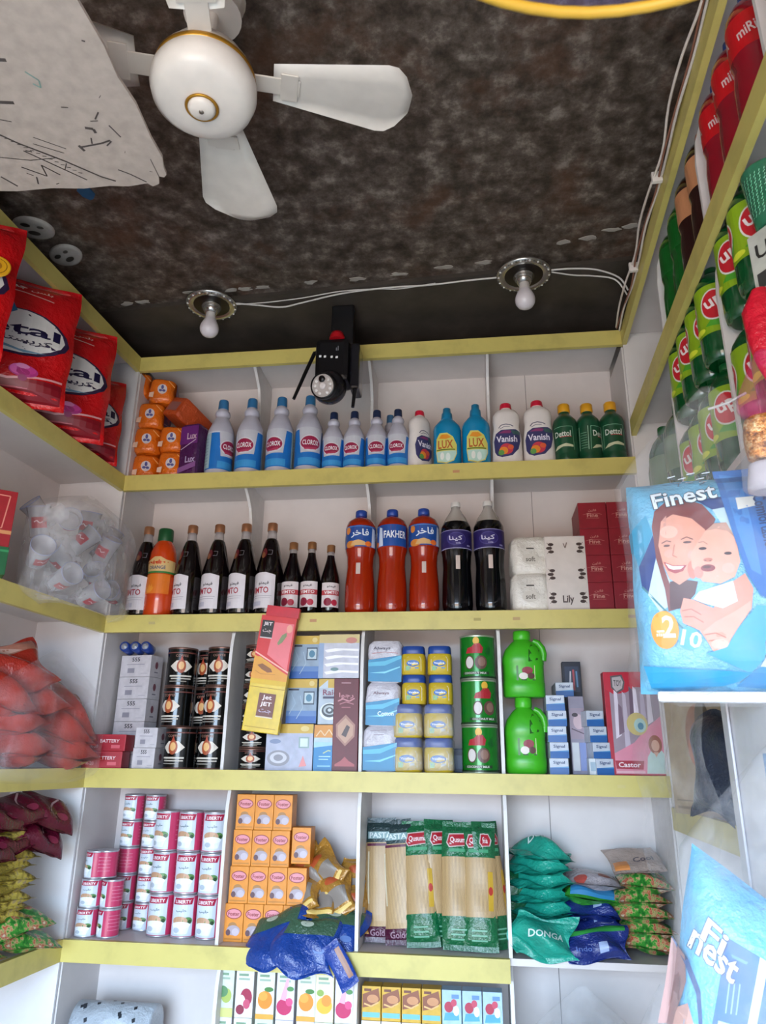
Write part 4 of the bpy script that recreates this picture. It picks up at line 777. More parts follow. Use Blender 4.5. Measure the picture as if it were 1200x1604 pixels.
Kind(pouch(.165, .14, .05, M('#3a9a34', .25, 0, 'crinkle'), 43, [('p', [(-.07, .01), (.07, .01), (.07, .05), (-.07, .04)], '#2f7fb0')], .009)).put((1.535, .085, Z2+.024+.112), 'green crumpled pouch topping the navy pile', 'pouch', None, rot=(R(-82), R(6), R(5)))
Kind(pouch(.16, .14, .04, M('#a9a0a4', .25, 0, 'crinkle'), 44, [('e', -.03, .02, .02, .012, '#b04a40'), ('e', .04, .03, .018, .010, '#8a5a50')], .009)).put((1.525, .095, Z2+.024+.150), 'grey pouch printed with red spots topping the green one', 'pouch', None, rot=(R(-86), R(3), R(-4)))
VQ = Kind(pouch(.145, .15, .045, M('#4a8a34', .3, 0, 'mix3'), 51, None, .009)); g = 'vegetable pouches at the shelf end'
pile(VQ, 1.668, .060, 5, .038, 'green and red vegetable print pouch', 'pouch', g, 9, OR[:4]+['fifth, under the grey pouch'])
Kind(pouch(.15, .14, .03, M('#b39f94', .25, 0, 'crinkle'), 55, [('r', -.07, .01, -.03, .05, '#d98a4a'), ('t', 'Cool', .02, .05, .02, '#5a5058', .06)], .006)).put((1.665, .070, Z2+.024+.188), 'beige pouch with orange corner lying on the vegetable pile', 'pouch', None, rot=(R(-70), R(-4), R(6)))

# ------------------------------------------------------------------ fifth shelf (Z1): juice cartons hang just under the yellow board
def juice(kind, h=.118):
    body = {'guava': '#d3dcd0', 'pome': '#e0dad8', 'orange': '#dcdcd0', 'berry': '#dcd6dc', 'mango': '#e0d8b8'}[kind]; w = .052
    f = [('r', -.018, h-.016, .010, h-.010, '#7a9a7c'), ('r', -.018, h-.026, .014, h-.021, '#9ab09c')]
    f += {'guava': [('e', .006, .052, .015, .018, '#a9b85a'), ('e', -.006, .062, .016, .014, '#5a8a5c'), ('r', -.026, .0, .026, .022, '#c9c87a')], 'pome': [('e', .006, .050, .017, .022, '#a01c44'), ('e', -.008, .040, .012, .016, '#e6dcd8'), ('e', .008, .034, .010, .012, '#c44a6a'), ('e', -.010, .020, .012, .012, '#8a2440')],
          'orange': [('e', .0, .046, .021, .022, '#dd8a1e'), ('e', -.006, .055, .013, .011, '#eba23a'), ('e', .01, .072, .013, .006, '#3f7a34'), ('r', -.026, 0, .026, .012, '#dda03a')], 'berry': [('e', -.002, .032, .022, .020, '#c01c5c'), ('e', .012, .044, .010, .010, '#d94a80'), ('p', [(-.014, .05), (.002, .10), (.010, .10), (.002, .046)], '#e6a9c0'), ('e', .014, .076, .010, .006, '#4a8a4a')],
          'mango': [('e', .0, .040, .022, .02, '#e0b42e'), ('e', .006, .052, .014, .014, '#e98f2a'), ('e', -.012, .07, .010, .008, '#8aa84a')]}[kind]
    return Kind(carton('juice_carton', w, h, .045, body, f))
JK = {k: juice(k) for k in ('guava', 'pome', 'orange', 'berry', 'mango')}; g = 'juice cartons under the fourth shelf'
order = [('guava', .481), ('pome', .539), ('orange', .600), ('berry', .658), ('orange', .718), ('mango', .770), ('berry', .826)]
wd = {'guava': 'guava', 'pome': 'pomegranate', 'orange': 'orange', 'berry': 'berry', 'mango': 'mango'}
for row in range(3):
    for i, (k, x) in enumerate(order):
        kk = k if row == 0 else order[(i*3+row) % 7][0]
        JK[kk].put((x, .075, Z1+.0001+.1185*(2-row) + .0), 'tall %s juice carton, %s row, %s from the divider by the empty bay' % (wd[kk], ['top', 'middle', 'bottom'][row], ['first', 'second', 'third', 'fourth', 'fifth', 'sixth', 'seventh'][i]), 'carton', g)
def small(kind, h=.082):
    w = .053
    if kind == 'choc': f = [('p', [(-.024, .03), (-.024, .062), (.02, .078), (.025, .05), (.01, .036)], '#8a4a2c'), ('e', .004, .052, .016, .010, '#c98a5a'), ('l', [(-.02, .04), (0, .034), (.02, .044)], .004, '#e0b070'), ('r', -.024, .008, .024, .020, '#6ab4c4'), ('r', -.02, .070, .0, .076, '#6a3020')]; body = '#d6a832'
    elif kind == 'milk': f = [('r', -.0265, h-.03, .0265, h, '#dfe0e2'), ('e', .0, .054, .014, .010, '#8a2430'), ('t', 'MALT', 0, .054, .010, '#5a1c20', .03), ('e', 0, .028, .018, .014, '#b9803c'), ('r', -.02, .006, .02, .016, '#a02c28')]; body = '#d9b878'
    else: f = [('e', -.008, .042, .012, .013, '#b01c40'), ('e', .006, .052, .008, .009, '#c43a58'), ('p', [(-.022, .010), (-.018, .028), (.018, .030), (.02, .012)], '#4aa0cc'), ('r', .0, .062, .02, .072, '#5a86b4'), ('e', .012, .034, .008, .012, '#e8eef4')]; body = '#a9c6dc'
    return Kind(carton('drink_carton', w, h, .045, body, f))
SK = {k: small(k) for k in ('choc', 'milk', 'straw')}; g = 'small drink cartons in the third bay'
for row in range(4):
    for i in range(7):
        k = ('choc' if i < 4 else 'straw') if row % 2 == 0 else ('milk' if i < 4 else 'straw')
        SK[k].put((.902+.0555*i, .075, Z1+.0005+.0825*(3-row)+.015 if 0 else Z1+.0005+.0825*(3-row)), 'small %s drink carton, %s row, %s from the divider by the juice' % ({'choc': 'chocolate', 'milk': 'malt', 'straw': 'strawberry'}[k], ['top', 'second', 'third', 'bottom'][row], ['first', 'second', 'third', 'fourth', 'fifth', 'sixth', 'seventh'][i]), 'carton', g)
# wrapped roll with black marks standing in the empty bay
r = empty('fabric_roll'); MB().lathe([(-.12, .05), (-.118, .06), (.118, .06), (.12, .05)], M('#b9c2cc', .4, 0, 'crinkle'), 28).build('roll_body', r)
rnd = random.Random(3); A = []
for i in range(46):
    x, y = rnd.uniform(-.17, .17), rnd.uniform(-.11, .11); A.append(('p', [(x, y), (x+.010, y+.004), (x+.006, y+.012), (x-.004, y+.009)], '#2a3038'))
MB().art(A, wrap([(-.12, .06), (.12, .06)]), .01, eps=.00001).build('roll_print', r)
Kind(r).put((.150, .095, .742), 'pale roll printed with small black marks lying in the empty bay', 'roll', None, rot=(0, R(90), 0))

b = MB(); b.box(.02, .285, .03, .16, Z1, .681, M('#a9aeb4', .5, 0, 'card'), .003); tag(b.build('storage_box'), 'plain grey box carrying the black-marked roll', 'box')

# ------------------------------------------------------------------ clear bag with blue pack hanging under the fourth shelf end
def sheet(name, fn, nu, nv, mat, parent=None, th=.0006):
    b = MB(); vs = [fn(i/nu, j/nv) for j in range(nv+1) for i in range(nu+1)]
    fs = [(j*(nu+1)+i, j*(nu+1)+i+1, (j+1)*(nu+1)+i+1, (j+1)*(nu+1)+i) for j in range(nv) for i in range(nu)]
    b.add(vs, fs, mat, True); return b.build(name, parent)
def clearbag(name, w, h, d, mat, seed, gather=.25, label='bag_film'):
    """closed clear bag hanging from its gathered top"""
    rnd = random.Random(seed); ph = [(rnd.randint(2, 9), rnd.uniform(5, 25), rnd.uniform(0, 6.28)) for _ in range(6)]
    b = MB(); nv, nu = 22, 36; vs = []
    for j in range(nv+1):
        t = j/nv; z = h*t; k = 1 if t < 1-gather else 1-.93*((t-1+gather)/gather)**1.2
        if t < .08: k *= .6+.4*(t/.08)**.5
        for i in range(nu):
            a = 2*math.pi*i/nu; n_ = sum(math.sin(m_*a+f_*z+p) for m_, f_, p in ph)/6*(.08 if t < 1-gather else .16)
            vs.append((w/2*k*(1+n_)*math.sin(a), d/2*k*(1+n_)*math.cos(a), z))
    fs = [(j*nu+i, j*nu+(i+1) % nu, (j+1)*nu+(i+1) % nu, (j+1)*nu+i) for j in range(nv) for i in range(nu)]
    b.add(vs, fs, mat, True); return b
r = empty('plastic_bag'); clearbag('x', .30, .42, .16, FILM(.15), 4, .3).build('bag_film', r)
Kind(r).put((1.46, -.095, .525), 'clear plastic bag hanging under the fourth shelf end', 'bag')
Kind(pouch(.21, .30, .09, M('#58b4d8', .3, 0, 'crinkle'), 60, [('e', .03, .2, .03, .02, '#a9d8ea')], .008)).put((1.445, -.095, .550), 'light blue pack inside the clear bag under the fourth shelf', 'pack')
r = empty('plastic_bag'); clearbag('x', .17, .5, .12, FILM(.14), 6, .3).build('bag_film', r)
Kind(r).put((1.655, -.10, .46), 'empty clear plastic bag hanging beside the lower diaper pack', 'bag')

# ------------------------------------------------------------------ left unit
def detergent(w, h, name='detergent_bag'):
    red = M('#c80d14', .25, 0, 'crinkle')
    oval = lambda s, cx, cy, rx, ry: [(cx+rx*s*math.cos(R(a))*(1 if math.cos(R(a)) > 0 else 1.1), cy+ry*s*math.sin(R(a))) for a in range(0, 360, 20)]
    A = [('p', [(-w*.46, .015), (w*.46, .015), (w*.47, h*.18), (0, h*.14), (-w*.47, h*.16)], '#7e0a1c'), ('p', [(-w*.47, h*.155), (0, h*.135), (w*.47, h*.20), (w*.47, h*.215), (0, h*.15), (-w*.47, h*.17)], '#e0a0a4'),
         ('p', oval(1, 0, h*.50, w*.47, h*.185), '#2a1a3c'), ('p', oval(.95, -.004, h*.505, w*.47, h*.18), '#d8d6d2'), ('p', [(-w*.46, h*.46), (-w*.40, h*.40), (w*.1, h*.345), (w*.30, h*.37), (w*.05, h*.365), (-w*.3, h*.42)], '#6a90a8'),
         ('p', [(-w*.45, h*.55), (-w*.36, h*.72), (-w*.1, h*.76), (-w*.02, h*.66), (-w*.16, h*.60), (-w*.3, h*.56)], '#2d6f9c'), ('p', [(-w*.40, h*.70), (-w*.30, h*.78), (-w*.1, h*.76)], '#4a90b4'), ('e', -w*.33, h*.665, w*.035, h*.015, '#d8a050'),
         ('t', 'etal', w*.06, h*.525, h*.085, '#15103a', w*.66), ('t', ar('كريستال'), w*.05, h*.435, h*.055, '#2a2440', w*.56),
         ('t', ar('جديد'), -w*.1, h*.87, h*.035, '#e8c9c6', w*.24), ('t', ar('اوتوماتيك') if 0 else ar('بلس'), w*.16, h*.86, h*.03, '#e8b9b4', w*.2), ('l', [(-w*.25, h*.835), (0, h*.825), (w*.28, h*.80)], .003, '#e0a8a4'),
         ('e', -w*.33, h*.245, w*.15, h*.075, '#d9951c'), ('e', -w*.31, h*.25, w*.12, h*.06, '#e6b42a'), ('t', '2.5', -w*.31, h*.25, h*.04, '#8a5a10', w*.12),
         ('e', w*.13, h*.205, w*.13, h*.045, '#b0307c'), ('e', w*.08, h*.21, w*.07, h*.035, '#d860a4'), ('e', w*.17, h*.215, w*.07, h*.03, '#c8408c'), ('e', w*.13, h*.195, w*.06, h*.022, '#a02468'), ('e', w*.12, h*.235, w*.06, h*.018, '#e088b8'), ('e', w*.13, h*.155, w*.04, h*.02, '#8a2058')]
    A += [('l', [(-w*.1+.01*i, h*.085), (w*.1+.012*i, h*.095)], .002, '#c05a68') for i in range(3)]
    return Kind(pouch(w, h, .11, red, 14, A, .0045, 26, 28, name=name, seal=.02))
DG = detergent(.285, .40); g = 'red detergent bags on the top shelf of the wall unit'
for al, inn, rz, w, z, k in [(.345, .060, 33, 'second from the corner, its whole white oval showing', 0, 1.06), (.575, .055, 32, 'third from the corner, behind the one with the whole oval', 0.02, 1.08), (.160, .080, 36, 'deepest in the corner beside the orange soap', 0, .84)]:
    DG.put(LP(al, inn, Z5), 'large red detergent bag, '+w, 'bag', g, rot=(R(-3), 0, R(rz)), sc=(k, 1, k*.97))
o = DG.put(LP(.86, .04, Z5), 'large red detergent bag with round golden sticker, closest to the camera', 'bag', g, rot=(R(-3), 0, R(30)), sc=(1.05, 1, 1.05))
b = MB(); b.T = Matrix.Translation((.098, -.050, .235)) @ Matrix.Rotation(R(82), 4, 'X') @ Matrix.Rotation(R(0), 4, 'Z')
b.lathe([(0, .034), (.003, .034), (.004, .032)], M('#d9a020', .3), 24); b.lathe([(.0042, .026), (.0046, .024)], M('#8a5a14', .3), 20, caps=False); b.lathe([(.0047, .014), (.005, .008)], M('#a8701c', .3), 20); b.build('round_sticker', o)

# orange and purple soap multipacks piled in the corner
def soap():
    r = empty('soap_pack'); softpack(.098, .098, .14, M('#dd6a14', .25, 0, 'crinkle'), 3.4, 9).build('pack_wrap', r)
    MB().art([('e', 0, .05, .017, .020, '#cfc4c4'), ('e', 0, .058, .005, .009, '#4a4a84'), ('e', -.006, .044, .006, .005, '#4a4a84'), ('e', .006, .044, .006, .005, '#4a4a84'), ('p', [(-.045, .012), (-.03, .012), (-.028, .035), (-.044, .03)], '#dcb49a'), ('l', [(.02, .085), (.044, .06)], .003, '#e89a4a')], flat(-.0715)).build('pack_print', r)
    MB().art([('r', -.055, .01, .055, .09, '#5a1a5c'), ('l', [(-.05, .02), (.05, .05)], .003, '#c4a0b4'), ('r', -.01, .05, .03, .075, '#b0405a')], lambda u, v, e: (.0505+e, u, v)).build('side_print', r); return Kind(r)
SP = soap(); g = 'orange soap packs piled in the shelf corner'
for x, y, z, rz, w in [(.140, .085, 0, 14, 'bottom row, beside the upright purple pack'), (.135, .090, .103, 10, 'second row, above the bottom one'), (.030, .100, .0, 22, 'bottom row, under the red bags'), (.033, .090, .103, 16, 'second row, beside the red bags'),
                       (.036, .095, .206, 12, 'third row, beside the red bags'), (.060, .100, .309, 20, 'fourth row, topmost of the corner pile'), (-.045, .100, .345, 25, 'high in the corner behind the red bags')]:
    SP.put((x, y, Z5+z), 'orange soap pack with white emblem, '+w, 'soap pack', g, rz)
Kind(carton('soap_pack', .075, .20, .12, '#4a1650', [('p', [(-.036, .01), (.036, .03), (.036, .05), (-.036, .03)], '#8a5a94'), ('t', 'Lux', .012, .06, .025, '#b9a9c9', .04), ('r', -.036, .12, .036, .19, '#6a2a74'), ('l', [(-.03, .10), (.03, .135)], .003, '#c9b0cc'), ('t', 'Lux', .012, .15, .025, '#c9a9b9', .04)], kind='crinkle', bev=.012)).put((.232, .070, Z5), 'upright purple soap pack beside the first bleach bottle', 'soap pack', None, -12)
Kind(carton('soap_pack', .095, .085, .24, '#b8481c', [('r', -.03, .02, .03, .06, '#8a5a5c')], kind='crinkle', bev=.014)).put((.165, .13, Z5+.212), 'long orange and grey soap pack lying across the pile', 'soap pack', None, rot=(R(-20), R(20), R(-30)))

# clear bag of tea glasses at the corner of the second shelf
r = empty('plastic_bag'); b = clearbag('x', .60, .38, .27, FILM(.26), 11, .30); b.build('bag_film', r)
Kind(r).put(LP(.20, -.015, Z4-.035), 'big clear bag of glasses bulging over the second shelf corner', 'bag', None, 100)
def glass():
    r = empty('tea_glass'); gm = M('#c9c9d2', .08, 0, 'glass', .42)
    MB().lathe([(0, .001), (.001, .026), (.006, .028), (.04, .027), (.09, .034), (.0905, .0325), (.04, .0255), (.012, .024), (.011, .001)], gm, 22, caps=False).build('glass_body', r)
    MB().lathe([(.0895, .0325), (.091, .0345), (.0925, .0345), (.093, .033)], M('#8f96b4', .2), 22, caps=False).build('glass_rim', r)
    MB().art([('r', -.022, .028, .022, .060, '#a8142c'), ('l', [(-.014, .046), (-.006, .05), (.002, .042), (.013, .048)], .003, '#e0b4b8')], wrap([(0, .030), (.06, .030), (.09, .034)]), .006).build('glass_tag', r); return Kind(r)
GL = glass(); g = 'glasses with red tags inside the big clear bag'
for al, inn, z, rt, w in [(.235, .00, .085, (R(62), R(20), R(-25)), 'rim turned out, in the middle of the bag'), (.075, -.005, .055, (R(60), R(-10), R(20)), 'rim turned out, low near the corner'), (.02, .01, .07, (R(66), R(12), R(-8)), 'low beside the cordial bottle'), (.115, .04, .21, (R(10), R(8), R(10)), 'upright near the bag top'), (.02, .04, .19, (R(-14), R(20), R(0)), 'tilted near the bag top at the corner'),
                         (.37, .02, .14, (R(12), R(-10), R(30)), 'upright near the red and green box'), (.27, .0, .22, (R(100), R(-10), R(30)), 'upside down near the bag top'), (.40, .0, .06, (R(70), R(-20), R(50)), 'lying near the green box'), (.20, .03, .15, (R(-20), R(40), R(0)), 'tipped over in the middle'), (-.05, .0, .05, (R(85), R(10), R(10)), 'base outward at the bag end'), (.10, -.01, .135, (R(20), R(30), R(10)), 'middle of the bag, tag forward'), (-.03, .03, .13, (R(10), R(-25), R(-10)), 'at the bag end against the cordial bottle'), (.31, -.01, .02, (R(80), R(0), R(60)), 'lying on the shelf edge'), (.17, -.01, .0, (R(75), R(0), R(70)), 'lying lowest on the shelf edge'), (.32, .03, .19, (R(50), R(10), R(-40)), 'high, upside tilted')]:
    GL.put(LP(al, inn, Z4+z+.02), 'tea glass with red tag, '+w, 'glass', g, rot=rt)
Kind(carton('tea_box', .15, .155, .10, '#9c1622', [('l', [(-.06, .05), (.05, .05), (.058, .14), (-.06, .14), (-.06, .05)], .003, '#d98a7a'), ('e', 0, .10, .02, .02, '#c8443a'), ('r', -.075, .035, .075, .045, '#c98a5a')])).put(LP(.575, .055, Z4+.075), 'red box with gold outline stacked on the green one', 'box', None, 40)
Kind(carton('tea_box', .16, .074, .11, '#0c5a30', [('e', .03, .035, .018, .025, '#a9c4a8'), ('r', -.08, .06, .08, .066, '#2f8a54')])).put(LP(.580, .055, Z4), 'dark green box under the red box at the clear bag', 'box', None, 40)

# orange-red pouches in clear film, third shelf of the wall unit
ro = M('#a82a1c', .25, 0, 'crinkle'); rp = M('#c9564e', .2, 0, 'crinkle')
OP = Kind(pouch(.20, .165, .05, ro, 71, [('p', [(-.09, .11), (.09, .12), (.09, .155), (-.09, .15)], '#a8705e'), ('p', [(-.08, .12), (0, .14), (.05, .12)], '#c9a698')], .022, 26, 24)); g = 'orange-red pouches piled on the third shelf of the wall unit'
for al, inn, z, rt, w in [(.15, -.03, .030, (R(-68), R(4), R(62)), 'bottom, hanging over the yellow board'), (.33, -.02, .035, (R(-70), R(-5), R(74)), 'bottom, away from the corner'), (.17, -.01, .085, (R(-62), R(12), R(58)), 'second layer near the corner'), (.36, .0, .095, (R(-62), R(-10), R(72)), 'second layer away from the corner'), (.12, .02, .125, (R(-48), R(26), R(52)), 'leaning towards the battery boxes'), (.27, .01, .150, (R(-50), R(-6), R(66)), 'third layer, in the middle'), (.42, .0, .155, (R(-52), R(8), R(74)), 'third layer, away from the corner'), (.33, .02, .205, (R(-42), R(-14), R(66)), 'topmost of the pile')]:
    OP.put(LP(al, inn, Z3+z), 'crumpled orange-red pouch, '+w, 'pouch', g, rot=rt, sc=(1.12, 1.12, 1.12))
r = empty('plastic_bag'); clearbag('x', .52, .36, .26, FILM(.10), 15, .4).build('bag_film', r)
Kind(r).put(LP(.26, -.02, Z3-.035), 'clear film bag around the orange-red pouches', 'bag', None, 96)
# maroon sweets, noodle packs and vegetable packs of the lower shelf
MR = Kind(pouch(.16, .13, .05, M('#5a0e26', .25, 0, 'crinkle'), 81, [('l', [(-.02, .03), (.0, .08), (.02, .10)], .006, '#a98a8c'), ('e', .03, .04, .02, .012, '#8a2a48')], .010)); g = 'maroon pouches under the third shelf of the wall unit'
for al, inn, z, rt, w in [(0.17, -0.02, 0.310, (R(-50), R(20), R(60)), 'closest to the corner, high'), (0.25, -0.01, 0.330, (R(-60), R(-6), R(78)), 'high in the middle'), (0.34, -0.01, 0.320, (R(-60), R(8), R(80)), 'high, away from the corner'), (0.20, -0.02, 0.255, (R(-48), R(24), R(64)), 'closest to the corner, lower'), (0.29, -0.01, 0.260, (R(-64), R(-8), R(82)), 'lower, in the middle'), (0.38, -0.02, 0.250, (R(-60), R(6), R(80)), 'lower, away from the corner')]:
    MR.put(LP(al, inn, Z2+z), 'crumpled maroon sweet pouch, '+w, 'pouch', g, rot=rt)
ND = Kind(pouch(.19, .14, .044, M('#b8a040', .3, 0, 'noodle'), 91, [('p', [(-.05, .03), (.06, .03), (.05, .06), (-.04, .06)], '#c9b820')], .014, 22, 18)); g = 'yellow noodle packs stacked under the maroon pouches'
rnd = random.Random(8)
for k in range(9):
    ND.put(LP(.285+rnd.uniform(-.012, .012), .0+rnd.uniform(-.006, .006), Z2+.095+.0245*k), 'yellow noodle pack, '+(OR+['x'])[k] if k < 8 else 'yellow noodle pack on top of its stack', 'noodle pack', g, rot=(R(-84+rnd.uniform(-5, 5)), R(rnd.uniform(-5, 5)), R(80+rnd.uniform(-8, 8))))
VG = Kind(pouch(.20, .16, .045, M('#5a8a34', .3, 0, 'mix3'), 95, [('p', [(-.09, .10), (.09, .09), (.09, .14), (-.09, .14)], '#9a8a88')], .008)); g = 'vegetable packs at the bottom of the wall unit stack'
for al, z, rt, w in [(.20, .020, (R(-76), R(8), R(66)), 'the lower one'), (.23, .062, (R(-72), R(-4), R(74)), 'the upper one'), (.40, .03, (R(-80), R(4), R(84)), 'away from the corner')]:
    VG.put(LP(al, -.03, Z2+z), 'green and red vegetable print pack under the noodles, '+w, 'pack', g, rot=rt)

# ------------------------------------------------------------------ right unit
def sodapet(name, liq, capc, labc, txt, tcol, oval=None, h=.335, r0=.052):
    k = h/.335; q = r0/.052
    P = [(0, .040*q), (.006*k, .048*q), (.03*k, r0), (.10*k, r0), (.14*k, .047*q), (.16*k, .050*q), (.25*k, .050*q), (.265*k, .048*q), (.29*k, .036*q), (.308*k, .020*q), (.315*k, .0145*q)]
    A = [('r', -.155*q, .163*k, .155*q, .247*k, labc)]
    if oval:
        P = [(0, .040*q), (.006*k, .048*q), (.03*k, r0), (.25*k, r0), (.265*k, .048*q), (.29*k, .036*q), (.308*k, .020*q), (.315*k, .0145*q)]; A = [('r', -.16*q, .085*k, .16*q, .245*k, labc)]
        for c in (-.095, .0, .095): A += [('p', [((c-.03)*q, .11*k), ((c+.02)*q, .10*k), ((c+.04)*q, .16*k), ((c+.01)*q, .15*k)], '#4a9a2a'), ('e', c*q, .175*k, .036*q, .052*k, '#d8d8d0'), ('e', c*q, .175*k, .032*q, .047*k, oval), ('t', txt, (c+.002)*q, .176*k, .042*k, tcol, .048*q, 18)]
        A += [('e', .05*q, .225*k, .014*q, .010*k, '#d2dc3a'), ('e', -.05*q, .10*k, .02*q, .010*k, '#d2dc3a')]
    elif txt: A += [('t', txt, -.055*q, .205*k, .026*k, tcol, .085*q, 8), ('t', txt, .055*q, .205*k, .026*k, tcol, .085*q, 8)]
    def ex(r): MB().lathe([(.313*k, .0165*q), (.316*k, .0175*q), (.333*k, .0165*q), (h, .0145*q)], M(capc, .4), 16).build('bottle_cap', r)
    return Kind(bottle(name, P, M(liq, .12, 0, 'liquid'), art=A, extra=ex))
MI = sodapet('soda_bottle', '#8e0820', '#2c4f9c', '#c4121c', 'miRiNDA', '#d9c4c4', h=.335); g = 'red soda bottles under the top board'
for r_ in range(2):
    for i, al in enumerate([.985, 1.085, 1.185, 1.405, 1.51]):
        MI.put(RP(al-.004*r_, .058+.106*r_, R5), 'red soda bottle with blue cap, %s row, %s along from the brown bottles' % (['front', 'rear'][r_], ['first', 'second', 'third', 'fourth', 'fifth'][i]), 'bottle', g, -75 if r_ == 0 else -40, sc=(.96, .96, .975))
BR = sodapet('soda_bottle', '#2a0d0c', '#c98a76', '#c0845c', '', '#fff', h=.335); g = 'brown soda bottles beside the divider'
for i, (al, inn) in enumerate([(.745, .058), (.85, .058), (.80, .165)]): BR.put(RP(al, inn, R5), 'brown soda bottle with beige label, %s' % ['next to the green one', 'at the divider', 'in the rear row'][i], 'bottle', g, -60, sc=(.95, .95, .975))
GR = sodapet('soda_bottle', '#0b5a1c', '#0c5a26', '#0b5a1c', '', '#fff', h=.335); g = 'plain green soda bottles'
GR.put(RP(.545, .058, R5), 'green soda bottle beside the first divider under the top board', 'bottle', g, sc=(.95, .95, .95)); GR.put(RP(.645, .06, R5), 'green soda bottle beside the brown ones under the top board', 'bottle', g, sc=(.95, .95, .975))
SVN = sodapet('soda_bottle', '#0a4a24', '#0c5a2c', '#86a81c', 'up', '#e6dcdc', '#c0202c', h=.247, r0=.043); g = 'lemon soda bottles with lime labels'
names = ['first', 'second', 'third', 'fourth', 'fifth', 'sixth', 'seventh', 'eighth', 'ninth']
for t_ in range(2):
    for r_ in range(2):
        for i, al in enumerate([.532, .623, .714, .805, .875 if 0 else .868, .972, 1.063]):
            if i == 4: continue
            SVN.put(RP(al, .046+.09*r_, R4+.2475*t_), 'lemon soda bottle with lime label, %s tier, %s row, %s along from the corner' % (['lower', 'upper'][t_], ['front', 'rear'][r_], names[i]), 'bottle', g, -30+9*((i*3+t_) % 4-1.5))
GS = sodapet('soda_bottle', '#0d4c22', '#0f5a2c', '#4a6a34', '', '#fff', h=.40); g = 'dark green soda bottles in the corner compartment'
for i, (al, inn) in enumerate([(.058, .075), (.160, .058), (.31, .07), (.12, .17)]): GS.put(RP(al, inn, R4), 'dark green soda bottle in the corner compartment, %s' % ['deepest in the corner', 'second from the corner', 'near its divider', 'in the rear row'][i], 'bottle', g, -40)
# green tumbler stack, purple bottle and orange lid on the same shelf edge
gm = M('#2f7a5a', .1, 0, 'glass', .75); r = empty('plastic_tumbler'); MB().lathe([(0, .03), (.002, .031), (.115, .042), (.118, .0425), (.118, .040), (.004, .029)], gm, 28).build('tumbler_body', r)
A = [('l', [(-.11+.008*i+.002*(j % 2), .02+.006*j), (-.11+.008*i+.003, .024+.006*j)], .0012, '#a9c9b8') for i in range(27) for j in range(14)]
MB().art(A, wrap([(0, .032), (.118, .0425)]), eps=.000002).build('tumbler_print', r)
Kind(r).put(RP(1.155, .045, 2.365), 'green patterned plastic tumbler above the lemon soda bottles', 'tumbler')
Kind(carton('juice_box', .075, .31, .06, '#b9bcb4', [('r', -.03, .20, .03, .23, '#3a3a3a'), ('t', 'UP', 0, .27, .03, '#2a2a2a', .05), ('r', -.037, .01, .037, .05, '#5a8a2a')])).put(RP(1.155, .045, R4), 'grey and white box under the green tumbler', 'box', None, -60)
r = bottle('drink_bottle', [(0, .03), (.004, .036), (.13, .037), (.16, .033), (.19, .018)], M('#2c1840', .2, 0, 'liquid'), art=[('r', -.09, .05, .09, .11, '#5a4a74'), ('e', 0, .08, .02, .02, '#b9a9c0')], cap=[(.188, .034), (.192, .037), (.235, .037), (.24, .034)], capmat=M('#b0623a', .4))
Kind(r).put(RP(1.262, .05, R4), 'purple bottle with a wide orange cap beside the green tumbler', 'bottle', None, -60, sc=(1, 1, 1.33))

# carton and black bag on the right unit's third shelf, in clear film
f = [('r', -.155, .012, .155, .018, '#8a7a6a'), ('r', -.155, .03, .155, .033, '#8a7a6a'), ('e', -.04, .18, .05, .075, '#9a6a56'), ('e', -.02, .21, .028, .055, '#5f5444'), ('e', -.045, .15, .04, .045, '#b87a66'), ('e', -.03, .13, .022, .03, '#d0a090'),
     ('r', .062, .18, .105, .27, '#3a3028'), ('r', .067, .185, .073, .265, '#a89a86'), ('r', .078, .185, .082, .265, '#a89a86'), ('r', .088, .20, .098, .22, '#a89a86'), ('r', .088, .235, .098, .255, '#a89a86'), ('t', 'S', .07, .305, .035, '#4a3c30', .035, -8), ('r', .115, .02, .118, .32, '#8a7a68')]
Kind(carton('cardboard_box', .34, .33, .20, '#b09c84', f)).put(RP(.350, .115, R3), 'brown printed cardboard box on the lower shelf behind clear film', 'box', None, -70)
Kind(pouch(.17, .21, .10, M('#2a3546', .3, 0, 'crinkle'), 99, None, .030, 26, 24, name='black_bag')).put(RP(.585, -.010, R3+.005), 'crumpled black plastic bag in front of the cardboard box', 'bag', None, rot=(R(-6), R(4), R(-60)))
def filmdrape(u, v):
    p = RP(.10+.62*u, -.085-.02*math.sin(9*u+3*v)-.01*math.sin(17*v), R3+.40-.60*v+.02*math.sin(7*u)); return (p.x, p.y, p.z)
o = sheet('film_sheet', filmdrape, 20, 20, FILM(.16)); tag(o, 'clear plastic film hanging in front of the cardboard box', 'plastic film')

# tall white cabinet
r = empty('storage_cabinet'); cw = M('#d4d4da', .35)
MB().box(-.14, .14, -.23, .23, 0, 1.60, cw, .008).build('cabinet_body', r)
MB().box(-.145, .145, -.235, .235, 1.603, 1.67, cw, .008).build('cabinet_lid', r)
MB().box(-.146, -.141, .17, .205, .1, 1.595, M('#c4c4ca', .35), .002).build('door_seal', r)
MB().art([('r', -.02, 1.455, .14, 1.50, '#1c78b4'), ('p', [(-.01, 1.47), (.04, 1.49), (.13, 1.475), (.04, 1.48)], '#a9d4e8')], lambda u, v, e: (-.1405-e, -u, v)).build('blue_sticker', r)
Kind(r).put(RP(.985, .095, 0), 'tall white cabinet with a blue sticker beside the cardboard box shelf', 'cabinet', None, -1.8)

